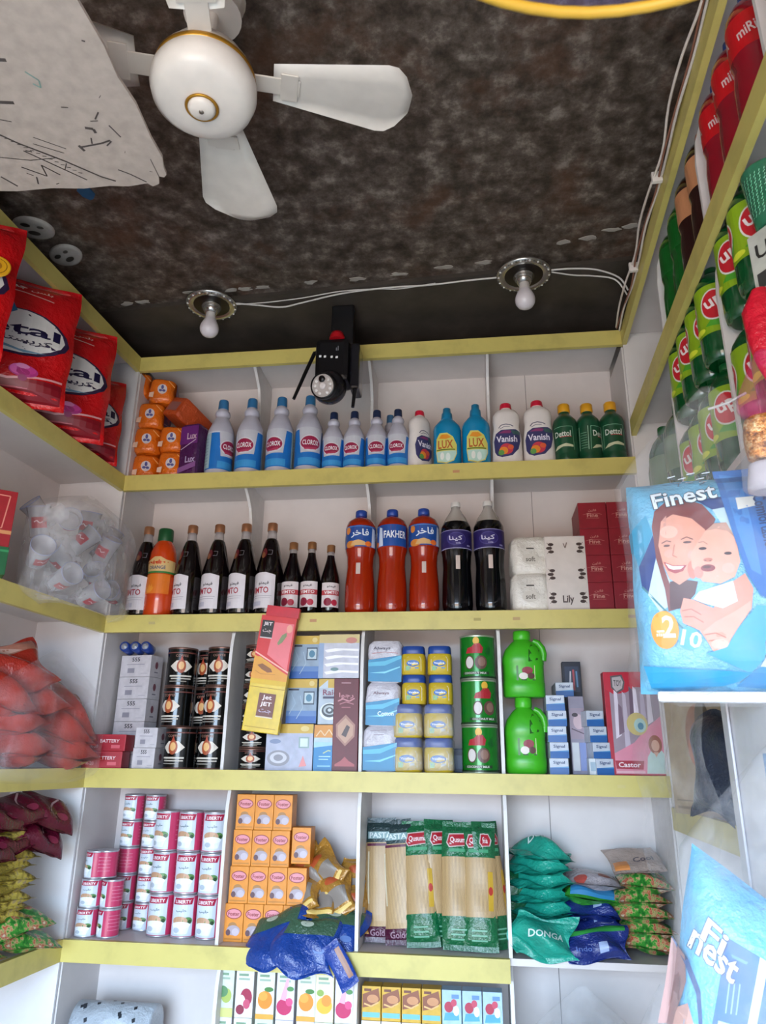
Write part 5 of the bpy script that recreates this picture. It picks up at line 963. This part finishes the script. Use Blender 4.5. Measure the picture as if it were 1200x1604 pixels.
# ------------------------------------------------------------------ hanging diaper packs and sponges near the camera
def diaper1():
    w, h = .30, .365
    def z(X, Y): return ((980+X/4.455-1120)*.0011, (1085-740-Y/4.455)*.0011)
    P = lambda pts, c: ('p', [z(*q) for q in pts], c)
    def E_(X, Y, rx, ry, c): a = z(X, Y); return ('e', a[0], a[1], rx/4.455*.0011, ry/4.455*.0011, c)
    def L_(pts, wd, c): return ('l', [z(*q) for q in pts], wd, c)
    skin, skin2 = '#dd9c86', '#e3a792'
    A = [P([(5, 430), (120, 330), (150, 470), (45, 690), (12, 560)], '#2f9cc4'), P([(45, 690), (150, 480), (175, 640), (100, 880), (60, 830)], '#123a80'), P([(165, 620), (250, 820), (245, 960), (160, 1010), (95, 890)], '#bcd2d6'), L_([(60, 830), (160, 960), (300, 1130)], .003, '#3f7f8c'),
         P([(460, 250), (640, 240), (640, 320), (560, 330)], '#14397c'), P([(560, 330), (660, 320), (690, 560), (600, 420)], '#b9d4dc'),
         P([(150, 420), (180, 310), (260, 245), (380, 232), (500, 285), (575, 400), (545, 460), (500, 480), (490, 470), (420, 395), (300, 350), (225, 390), (195, 520), (205, 700), (245, 850), (330, 900), (290, 990), (215, 1010), (205, 860), (160, 640)], '#7d3f3e'),
         P([(240, 810), (330, 800), (420, 820), (395, 900), (310, 990), (225, 1000)], '#4a1c24'), P([(225, 380), (255, 350), (240, 480), (232, 520)], '#c98f80'),
         P([(215, 390), (300, 345), (420, 385), (500, 470), (490, 560), (430, 620), (400, 720), (375, 790), (300, 835), (240, 790), (205, 690), (182, 560)], skin), E_(260, 470, 60, 45, '#e6b09c'), E_(390, 740, 30, 60, '#c97a68'), E_(250, 620, 34, 28, '#e5a090'), E_(400, 640, 30, 30, '#e5a090'),
         L_([(205, 545), (240, 530), (268, 540)], .0018, '#7a4a44'), L_([(335, 530), (375, 515), (415, 535)], .0018, '#7a4a44'), E_(238, 565, 22, 8, '#5c3c3c'), E_(375, 552, 28, 8, '#5c3c3c'), L_([(290, 560), (272, 635), (300, 650)], .0016, '#b87464'),
         P([(208, 672), (270, 702), (358, 706), (330, 745), (280, 758), (235, 735)], '#a8404a'), P([(220, 684), (270, 708), (340, 712), (318, 730), (270, 732), (240, 718)], '#f2eaea'),
         P([(500, 480), (560, 435), (640, 435), (690, 560), (700, 700), (655, 800), (560, 842), (450, 822), (390, 725), (388, 640), (440, 560)], skin2), P([(505, 480), (560, 430), (640, 430), (685, 540), (640, 490), (570, 470)], '#bd9484'), E_(430, 760, 30, 40, '#d98a7c'), E_(620, 740, 40, 35, '#e8b0a0'),
         E_(470, 602, 26, 10, '#3f2c30'), E_(628, 642, 24, 11, '#3f2c30'), E_(497, 680, 30, 13, '#c07868'), E_(480, 684, 6, 4, '#8a4a44'), E_(510, 688, 6, 4, '#8a4a44'), E_(492, 735, 46, 24, '#8a3038'), E_(485, 728, 26, 10, '#5a181c'), L_([(445, 560), (480, 555), (505, 575)], .0014, '#b08070'),
         P([(640, 830), (720, 780), (760, 880), (735, 1010), (640, 1130), (600, 1180), (560, 1255), (480, 1282), (430, 1190), (400, 1140), (300, 1090), (288, 1010), (318, 925), (380, 940), (500, 1000)], '#d9917e'), P([(420, 1150), (500, 1090), (640, 1020), (735, 960), (730, 1010), (640, 1130), (560, 1240), (470, 1270)], '#e0a08e'),
         L_([(300, 1010), (360, 1000), (420, 1040)], .002, '#b46c5c'), L_([(310, 1050), (370, 1050), (430, 1090)], .002, '#b46c5c'), L_([(430, 1170), (500, 1160), (560, 1190)], .002, '#b46c5c'), L_([(450, 1210), (520, 1200), (570, 1220)], .0018, '#b46c5c'), E_(520, 1230, 55, 32, '#e6ae9e'),
         P([(380, 935), (420, 890), (640, 828), (655, 960), (560, 1002), (440, 965)], '#ece0e6'), L_([(430, 920), (560, 900), (640, 930)], .0014, '#b9a9b8'),
         P([(640, 1130), (770, 990), (910, 1000), (885, 1130), (770, 1330), (690, 1410), (430, 1290), (560, 1250)], '#2b9fcb'), E_(330, 1190, 70, 75, '#43a5cb'), E_(180, 1130, 90, 125, '#dd921c'), E_(170, 1090, 70, 80, '#e6a32c'),
         ('t', '2', *z(205, 1110), .036, '#f4ead6', .020), ('t', 'size', *z(150, 1160), .006, '#f4ead6', .014), ('t', '-', *z(150, 1140), .003, '#f4ead6', .012), ('t', '10', *z(345, 1195), .026, '#dceef6', .032, -14),
         P([(30, 1360), (300, 1385), (700, 1405), (620, 1460), (520, 1490), (190, 1530), (80, 1500)], '#1597cc'), P([(930, 1020), (985, 1030), (985, 1080), (830, 1385), (750, 1370), (880, 1180)], '#c2cad2'), P([(985, 1080), (1225, 1040), (1225, 1450), (830, 1395)], '#1a3f9a'), P([(700, 1405), (760, 1370), (1225, 1440), (1225, 1530), (600, 1490)], '#1a86c0'),
         P([(600, 5), (1225, 5), (1225, 1040), (940, 985), (800, 930), (730, 780), (670, 500), (625, 250)], '#2268b2'), P([(640, 30), (760, 60), (800, 500), (820, 800), (760, 760), (700, 480)], '#3a80c4'), P([(716, 262), (836, 258), (832, 330), (722, 350)], '#dedfd8'), ('t', 'Comfortable', *z(880, 430), .020, '#123a6c', .090, -84)]
    for dx, dy, c, b in [(-.0012, -.0012, '#22384a', 0), (.0014, -.0010, '#22384a', 0), (0, .0014, '#22384a', 0), (0, 0, '#dfeaf0', 0)]:
        a = z(385, 215); A.append(('t', 'Finest', a[0]+dx, a[1]+dy, .030, c, .105, 7))
    for X, Y, r_ in [(330, 40, -50), (400, 60, 30), (460, 30, -20), (520, 70, 60), (560, 30, 10), (440, 110, -40), (530, 120, 20), (370, 100, 70)]:
        a = z(X, Y); A.append(('l', [(a[0]-.008*math.cos(R(r_)), a[1]-.008*math.sin(R(r_))), a, (a[0]+.006*math.cos(R(r_+50)), a[1]+.008*math.sin(R(r_+50)))], .0016, '#2c4a5c'))
        A.append(('l', [(a[0]-.007, a[1]+.003), (a[0]+.006, a[1]+.005)], .0014, '#dcebf2'))
    return pouch(w, h, .11, M('#6fb8dc', .25, 0, 'crinkle'), 5, A, .0022, 30, 30, pw=.18, name='diaper_pack', seal=.006, aeps=.00008)
r = diaper1()
b = MB(); b.box(-.125, .15, -.03, .03, -.014, .004, M('#e2e2e6', .3, 0, 'crinkle'), .006); b.build('bottom_fold', r)
b = clearbag('x', .325, .56, .16, FILM(.08), 22, .34); b.v = [(v[0], v[1], v[2]-.02) for v in b.v]; b.build('film_wrap', r)
Kind(r).put((1.640, -1.000, 1.590), 'large light blue diaper pack with mother and baby, hanging', 'diaper pack', None, rot=(R(3), R(1.5), R(-14)))

def diaper2():
    w, h = .32, .40; c18, s18 = math.cos(R(14)), math.sin(R(14)); s_ = .000877
    def z(X, Y):
        dx = 1000+X/2.95-1128; dy = 1060+Y/2.95-1602
        return (-.1+.000749*dx+.00007*dy, .19-.000749*dy+.000279*dx)
    def warp(u, v): return v-(max(0, v-.12)/.28)**1.2*.45*(u+.16)
    P = lambda pts, c: ('p', [z(*q) for q in pts], c)
    A = [P([(395, 1135), (560, 1190), (480, 1640), (310, 1640)], '#1560b4'), P([(560, 1190), (600, 1205), (520, 1640), (478, 1640)], '#d3dae2'), P([(600, 1205), (760, 1260), (760, 1640), (520, 1640)], '#1762b8'),
         P([(130, 1220), (185, 1280), (190, 1400), (150, 1560), (140, 1640), (80, 1640), (110, 1350)], '#a8807c'), P([(140, 1240), (165, 1260), (160, 1500), (125, 1560)], '#8a5c58'), P([(150, 1540), (200, 1500), (250, 1640), (140, 1640)], '#c99a8c'), P([(130, 1210), (200, 1290), (260, 1430), (280, 1640), (262, 1640), (240, 1450), (180, 1310)], '#174a80'),
         P([(350, 1560), (440, 1575), (430, 1640), (340, 1640)], '#a9c9d8'), P([(415, 1215), (500, 1235), (490, 1250), (420, 1232)], '#4a8ccc')]
    for i in range(3): A.append(('l', [z(405+26*i, 1360), z(385+26*i, 1520)], .0014, '#8ab4dc'))
    for X, Y, t, h_, w_ in [(330, 1245, 'nest', .034, .062), (335, 1150, 'Fi', .034, .030)]:
        a = z(X, Y)
        for dx, dy, c in [(-.001, -.001, '#2a3c5c'), (.0012, -.0008, '#2a3c5c'), (0, .0012, '#2a3c5c'), (0, 0, '#dfe8f0')]: A.append(('t', t, a[0]+dx, a[1]+dy, h_, c, w_, -14))
    r = pouch(w, h, .11, M('#5fb6e0', .25, 0, 'crinkle'), 6, A, .0022, 28, 28, pw=.22, warp=warp, name='diaper_pack', seal=.006, aeps=.00008)
    b = clearbag('x', .34, .66, .17, FILM(.13), 25, .42); b.build('film_wrap', r); return r
Kind(diaper2()).put((1.592, -1.055, .945), 'light blue diaper pack hanging lower, tilted, with dark blue panel', 'diaper pack', None, rot=(R(-3), R(13), R(-15)))
# sponges: copper scourers and foam in a pink-topped bag
r = empty('scourer_pack'); softpack(.085, .072, .05, M('#d98a3a', .3, 0, 'gold'), 3.5, 4).build('copper_scourer', r)
b = softpack(.088, .046, .05, M('#b9b2ba', .7, 0, 'card'), 3.2, 6); b.v = [(v[0], v[1], v[2]-.05) for v in b.v]; b.build('foam_sponge', r)
b = clearbag('x', .10, .13, .07, FILM(.12), 31, .1); b.v = [(v[0], v[1], v[2]-.055) for v in b.v]; b.build('clear_film', r)
b = clearbag('x', .10, .15, .07, M('#d84a86', .15, 0, 'film', .3), 32, .85); b.v = [(v[0], v[1], v[2]+.07) for v in b.v]; b.build('pink_film', r)
b = MB(); b.lathe([(.135, .004), (.16, .014, .010), (.20, .024, .016), (.26, .03, .018), (.30, .012, .01)], M('#c8102c', .3, 0, 'crinkle'), 18); b.build('red_tie', r)
Kind(r).put((1.682, -1.185, 1.920), 'copper scourer and foam pack with pink film top, above the big diaper pack', 'scourer pack', None, rot=(0, R(3), R(-15)))
for (p0, p1, c_, lab) in [((1.682, -1.185, 2.21), RP(1.19, .0, 2.215), '#c86a8a', 'pink cord tying the scourer pack to the soda shelves'), ((1.655, -1.0, 2.10), RP(1.02, .0, 2.12), '#d9d9dc', 'white cord tying the large diaper pack to the soda shelves')]:
    b = MB(); b.tube([p0, ((p0[0]+p1[0])/2, (p0[1]+p1[1])/2, (p0[2]+p1[2])/2-.004), tuple(p1)], .0025, M(c_, .5), 6); tag(b.build('tie_cord'), lab, 'cord')
# round hoop close above the camera
r = empty('hanging_hoop'); n = 64
MB().tube([(.25*math.cos(2*math.pi*i/n), .25*math.sin(2*math.pi*i/n), 0) for i in range(n)], .0045, M('#c79a2c', .4), 8, True).build('hoop_rim', r)
b = MB(); b.lathe([(.004, .252), (.012, .245), (.014, .10), (.015, .004)], M('#7a6aa0', .3, 0, 'film', .16), 48, caps=False); b.build('hoop_film', r)
for a in (20, 140, 260): MB().tube([(.25*math.cos(R(a)), .25*math.sin(R(a)), .004), (0, 0, .45), (0, 0, .92)], .0015, M('#b9b2a0', .5), 5).build('hoop_string', r)
Kind(r).put((1.352, -2.066, 2.070), 'yellow-rimmed round hoop hanging close above the camera', 'hoop')

# ------------------------------------------------------------------ ceiling: fan, board, lamps, wires, camera
r = empty('ceiling_fan'); wm = M('#e2d8cf', .3); gm = M('#b8862c', .3, .7)
MB().lathe([(0, .002), (.002, .055), (.006, .070), (.009, .086), (.020, .099), (.040, .105), (.058, .104), (.070, .099)], wm, 48, caps=False).build('motor_cover', r)
MB().lathe([(.068, .0995), (.070, .1015), (.079, .1005), (.081, .0985)], gm, 48, caps=False).build('gold_ring', r)
MB().lathe([(.080, .098), (.088, .096), (.100, .082), (.118, .078), (.135, .055), (.145, .02)], wm, 40).build('motor_housing', r)
MB().lathe([(.004, .026), (-.002, .0335), (-.005, .031), (-.004, .028)], gm, 32, caps=False).build('badge_ring', r)
MB().lathe([(.004, .027), (-.006, .027), (-.012, .021), (-.013, .001)], wm, 32, caps=False).build('center_badge', r)
MB().lathe([(-.013, .005), (-.0145, .0045), (-.015, .001)], M('#8a8078', .3, .8), 12).build('badge_screw', r)
MB().lathe([(.14, .012), (.255, .012)], wm, 16).build('down_rod', r); MB().lathe([(.245, .06), (.27, .055), (.297, .065)], wm, 24).build('canopy', r)
bl = []
for i in range(15):
    t = i/14; x = .135+.285*t; wdt = .050+.045*min(1, t*1.25); 
    if t > .8: wdt *= (1-((t-.8)/.2)**2.4*.72)
    bl.append((x, wdt))
for k, az in enumerate((17, 97, 197, 283)):
    root = MB(); T = Matrix.Rotation(R(az), 4, 'Z') @ Matrix.Translation((0, 0, .090)) @ Matrix.Rotation(R(9), 4, 'X'); root.T = T
    vs = []; fs = []
    for x, wd_ in bl:
        for s in (-1, -.5, 0, .5, 1):
            vs.append((x, wd_*s, -.004*(1-s*s))); 
    for x, wd_ in bl:
        for s in (-1, -.5, 0, .5, 1): vs.append((x, wd_*s, .0025-.004*(1-s*s)))
    m_ = len(bl)*5
    for i in range(len(bl)-1):
        for j in range(4):
            q = (i*5+j, i*5+j+1, (i+1)*5+j+1, (i+1)*5+j); fs += [q, tuple(a+m_ for a in q)]
        fs += [(i*5, (i+1)*5, (i+1)*5+m_, i*5+m_), (i*5+4, (i+1)*5+4, (i+1)*5+4+m_, i*5+4+m_)]
    fs += [(j, j+1, j+1+m_, j+m_) for j in range(4)]+[(j+m_-5, j+1+m_-5, j+1+2*m_-5, j+2*m_-5) for j in range(4)]
    root.add(vs, fs, M('#d6cdc4', .35), True); root.build('fan_blade', r)
    b = MB(); b.T = T; b.box(.085, .19, -.022, .022, -.006, -.002, M('#d0c6bc', .35), .0015); b.box(.15, .185, -.036, .036, -.007, -.0035, M('#d0c6bc', .35), .001); b.build('blade_bracket', r)
Kind(r).put((.712, -1.218, CZ-.297), 'white ceiling fan with four blades and a gold ring', 'ceiling fan')

# torn pale board hanging under the ceiling
b = MB(); zb = 2.655
pts = [(.604, -1.62), (.603, -1.479), (.607, -1.40), (.602, -1.34), (.609, -1.28), (.604, -1.20), (.606, -1.15), (.598, -1.125), (.596, -1.105), (.588, -1.098), (.577, -1.102), (.570, -1.082), (.553, -1.076), (.545, -1.086), (.50, -1.082), (.46, -1.088), (.40, -1.087), (.33, -1.096), (.25, -1.096), (.21, -1.101), (.05, -1.115), (.05, -1.62)]
b.prism(pts, zb, zb+.007, M('#b3a59b', .75, 0, 'card'), lambda u, y, v: (u, v, y))
r = empty('ceiling_board'); b.build('board_panel', r)
rnd = random.Random(2); A = []; dk = M('#4a4240', .7)
def sc(*pts, w=.003, c=None): A.append(('l', [tuple(p) for p in pts], w, c or dk))
sc((.33, -1.44), (.36, -1.425), (.39, -1.40), (.42, -1.395), w=.007); sc((.28, -1.35), (.31, -1.34), (.35, -1.315), (.38, -1.31), w=.007); sc((.31, -1.37), (.29, -1.33), w=.006)
sc((.485, -1.24), (.50, -1.235), (.50, -1.225), w=.006); sc((.45, -1.195), (.50, -1.200), (.52, -1.205), w=.004); sc((.45, -1.20), (.455, -1.185), w=.006); sc((.535, -1.24), (.545, -1.21), w=.003)
sc((.28, -1.27), (.33, -1.22), (.40, -1.165), (.455, -1.115), (.48, -1.10), w=.004); sc((.33, -1.20), (.38, -1.15), (.42, -1.11), w=.003); sc((.27, -1.19), (.33, -1.175), (.39, -1.175), w=.002)
sc((.24, -1.14), (.26, -1.11), w=.004); sc((.30, -1.16), (.34, -1.13), (.345, -1.16), (.37, -1.13), w=.003); sc((.50, -1.13), (.52, -1.115), (.545, -1.09), w=.003); sc((.58, -1.15), (.578, -1.10), w=.0015)
sc((.37, -1.23), (.42, -1.195), w=.002); sc((.36, -1.215), (.41, -1.185), w=.002)
sc((.44, -1.37), (.455, -1.35), (.45, -1.335), (.44, -1.345), w=.003, c='#7d9a92')
for i in range(20):
    x, y = rnd.uniform(.22, .58), rnd.uniform(-1.45, -1.10); a = rnd.uniform(0, 6.28); L_ = rnd.uniform(.005, .022)
    sc((x, y), (x+L_*math.cos(a), y+L_*math.sin(a)), w=rnd.choice([.0012, .002, .003]))
for i in range(16): x = .285+.0085*i; y = -1.26+.0085*i; sc((x, y), (x+.008, y+.002), w=.0016)
MB().art(A, lambda u, v, e: (u, v, zb-e), eps=.00002).build('marker_scribble', r)
for x, y in ((.12, -1.2), (.12, -1.55), (.5, -1.55)): MB().tube([(x, y, zb+.007), (x, y, CZ)], .002, M('#7a746c', .5), 5).build('hanging_wire', r)
tag(r, 'torn pale board with marker scribbles hung below the ceiling beside the fan', 'board')
tag(MB().prism([(.135, -.735), (.15, -.75), (.175, -.742), (.18, -.715), (.168, -.70), (.155, -.695), (.14, -.712)], CZ-.003, CZ, M('#1f4f74', .6, 0, 'card'), lambda u, y, v: (u, v, y)).build('blue_scrap'), 'small blue scrap stuck to the ceiling at the board edge', 'scrap')

def lamp():
    r = empty('ceiling_lamp'); ch = M('#b9b6b2', .22, .85); 
    MB().lathe([(0, .086), (-.003, .089), (-.008, .088), (-.011, .080), (-.012, .076), (-.009, .066), (-.008, .062)], ch, 40, caps=False).build('ornate_ring', r)
    b = MB(); wb = M('#e2dfda', .4); dkm = M('#5a5650', .4)
    for i in range(36):
        a = 2*math.pi*i/36; b.ball((.081*math.sin(a), .081*math.cos(a), -.0105), .0042, wb if i % 2 else dkm, (1, 1, .6), 6)
    b.build('ring_ornament', r)
    MB().lathe([(-.0075, .064), (-.0078, .030), (-.008, .001)], M('#1a1412', .3), 32, caps=False).build('backing_plate', r)
    MB().lathe([(-.008, .032), (-.014, .034), (-.018, .028), (-.024, .030), (-.032, .024), (-.04, .020), (-.04, .017)], ch, 28, caps=False).build('lamp_socket', r)
    b = MB(); P = [(-.036, .0155), (-.052, .0165), (-.062, .0185)]; b.lathe(P, M('#cfc8c4', .4), 24, caps=False); b.build('bulb_base', r)
    MB().lathe([(-.062, .0186), (-.074, .0245), (-.088, .0305), (-.100, .0325), (-.112, .0305), (-.123, .0235), (-.130, .012), (-.132, .001)], M('#d8d0d4', .2), 24, caps=False).build('light_bulb', r)
    return Kind(r)
LMP = lamp(); g = 'round bulb lamps on the dark ceiling strip'
LMP.put((.336, -.185, CZ-.014), 'unlit white bulb in ornate silver holder above the bleach bottles', 'lamp', g); LMP.put((1.408, -.235, CZ-.014), 'unlit white bulb in ornate silver holder above the white dish soap', 'lamp', g)
# bare ceiling roses and junctions
def rose():
    b = MB(); b.lathe([(0, .060), (-.006, .060), (-.009, .052), (-.006, .03), (-.008, .012)], M('#a39d97', .5, 0, 'card'), 24)
    o = empty('ceiling_rose'); b.build('rose_plate', o); MB().art([('e', 0, .02, .018, .012, '#3a342e'), ('e', -.02, -.02, .014, .010, '#2f2a26'), ('e', .022, -.018, .010, .008, '#4a443e')], lambda u, v, e: (u, v, -.009-e)).build('rose_hole', o); return Kind(o)
RS = rose(); g = 'bare lamp bases on the ceiling corner'
RS.put((-.075, -.605, CZ), 'dirty white bare lamp base on the ceiling, further from the bulbs', 'lamp base', g, 20, sc=(1, .8, 1)); RS.put((-.045, -.475, CZ), 'dirty white bare lamp base on the ceiling, nearer the corner', 'lamp base', g, -30, sc=(1, .75, 1))
def cable(pts, rad, mat, name, label, cat, n=6):
    P_ = [Vector(p) for p in pts]; out = []
    for i in range(len(P_)-1):
        p0, p1, p2, p3 = P_[max(i-1, 0)], P_[i], P_[i+1], P_[min(i+2, len(P_)-1)]
        for k in range(n):
            t = k/n; out.append(.5*((2*p1)+(-p0+p2)*t+(2*p0-5*p1+4*p2-p3)*t*t+(-p0+3*p1-3*p2+p3)*t**3))
    out.append(P_[-1]); b = MB(); b.tube(out, rad, mat, 6); o = b.build(name); return tag(o, label, cat)
wc = M('#c9c3bf', .5); zc = CZ-.018
cable([(.42, -.185, zc), (.50, -.165, zc), (.58, -.150, zc-.003), (.66, -.165, zc), (.80, -.200, zc), (.95, -.215, zc), (1.10, -.215, zc), (1.22, -.225, zc), (1.325, -.230, zc)], .0032, wc, 'electric_cable', 'white cable joining the two bulb lamps along the dark strip', 'cable')
cable([(.42, -.178, zc), (.52, -.178, zc), (.66, -.19, zc), (.80, -.213, zc), (.93, -.212, zc), (1.0, -.205, zc), (1.12, -.222, zc)], .0022, wc, 'electric_cable', 'thinner white cable beside the one joining the lamps', 'cable')
cable([(1.495, -.250, zc), (1.56, -.250, zc), (1.64, -.235, zc), (1.71, -.215, zc-.02), (1.738, -.20, zc-.06)], .0032, wc, 'electric_cable', 'white cable from the second lamp to the shelf corner, upper strand', 'cable')
cable([(1.495, -.240, zc), (1.57, -.215, zc), (1.63, -.205, zc), (1.70, -.205, zc-.02), (1.736, -.19, zc-.07)], .0028, wc, 'electric_cable', 'white cable from the second lamp to the shelf corner, lower strand', 'cable')
for j, (off, hx, lab) in enumerate([(.0, '#cfc6c0', 'white wire running along the top board over the soda shelves'), (.008, '#8a5c4a', 'brown wire running along the top board over the soda shelves'), (.016, '#d9cfc6', 'cream wire looping beside the top board over the soda shelves')]):
    pts = []
    for i in range(15):
        al = .02+.13*i; p = RP(al, -.010-off*.6-(.012*abs(math.sin(i*1.05)) if j == 2 else .004*math.sin(i*2.1+j)), ZT-.012+off*.5+.006*math.sin(i*1.7+j)); pts.append(p)
    cable(pts, .0032 if j != 1 else .0026, M(hx, .5), 'electric_cable', lab, 'cable', 4)
for al in (.36, .72):
    p = RP(al, -.017, ZT-.012); b = MB(); b.box(-.014, .012, -.006, .006, -.012, .018, M('#d6cec8', .5), .002); o = b.build('cable_clip'); o.location = p; o.rotation_euler.z = AR
    tag(o, 'small white cable tie on the top board wires, %s' % ('nearer the corner' if al < .5 else 'further from the corner'), 'cable tie', 'cable ties on the top board')

# security camera hanging in front of the top back board
def cctv():
    r = empty('security_camera'); bk = M('#0c0c10', .3); bk2 = M('#16161c', .22)
    b = MB(); b.box(-.072, .045, -.035, .055, .055, .215, bk, .018); b.build('camera_body', r)
    MB().box(.046, .078, -.02, .06, .03, .20, bk2, .008).build('side_bracket', r)
    MB().box(-.03, .05, .01, .05, .215, .3735, bk, .006).build('mount_arm', r)
    b = MB(); b.T = Matrix.Translation((-.022, -.012, .040)) @ Matrix.Rotation(R(8), 4, 'X'); b.ball((0, 0, 0), .058, bk2, (1, .95, 1), 28); b.build('camera_head', r)
    T = Matrix.Translation((-.030, -.050, .024)) @ Matrix.Rotation(R(-12), 4, 'Z') @ Matrix.Rotation(R(108), 4, 'X')
    b = MB(); b.T = T; b.lathe([(0, .044), (.014, .044), (.018, .042), (.0185, .038)], bk, 30, caps=False); b.build('face_ring', r)
    b = MB(); b.T = T; b.lathe([(.014, .0385), (.0145, .001)], M('#b9b2b0', .3, .3), 30, caps=False); b.build('face_plate', r)
    b = MB(); b.T = T; b.lathe([(.0146, .012), (.019, .011), (.020, .007), (.0195, .001)], M('#d8d0d0', .2), 18, caps=False); b.build('center_lens', r)
    b = MB(); b.T = T; b.lathe([(.0147, .001), (.0155, .011), (.019, .011), (.020, .001)], bk, 16, caps=False, cx=.0, cy=.0); 
    b.v = [tuple(T @ (T.inverted() @ Vector(v) + Vector((0, .022, 0)))) for v in b.v]; b.build('top_lens', r)
    for k in range(10):
        a = R(-150+300*k/9+180+0); 
        if abs(math.degrees(a)-180-0) < 200 and k not in (4, 5):
            b = MB(); b.T = T @ Matrix.Translation((.027*math.sin(a+math.pi), .027*math.cos(a+math.pi), .0146)); b.lathe([(0, .0052), (.002, .005), (.003, .001)], M('#f2efee', .15), 10, caps=False); b.build('face_led', r)
    for x in (-.052, -.036, -.013, .004):
        MB().box(x-.004, x+.004, -.0365, -.0345, .142+(x+.05)*-.12, .150+(x+.05)*-.12, M('#e6e6e8', .3), .001).build('front_led', r)
    MB().art([('r', .0, .165, .004, .176, '#6a6a70'), ('r', .006, .165, .010, .182, '#6a6a70')], flat(-.0352)).build('signal_mark', r)
    MB().tube([(-.085, .02, .195), (-.112, .0, .10), (-.142, -.01, .005)], [.007, .0065, .0055], bk, 10).build('antenna', r)
    MB().tube([(.068, .0, .10), (.062, -.005, .02), (.058, -.008, -.035)], [.009, .0065, .0055], bk, 10).build('antenna', r)
    MB().tube([(-.085, .02, .195), (-.06, .03, .19)], .008, bk, 8).build('antenna_joint', r)
    MB().lathe([(.214, .026), (.225, .026), (.240, .020), (.248, .006)], M('#b0101c', .3), 18, cx=-.0, cy=-.02).build('red_knob', r)
    return Kind(r)
cctv().put((.782, -.14, 2.612), 'black security camera with round lens face and two antennas', 'security camera')
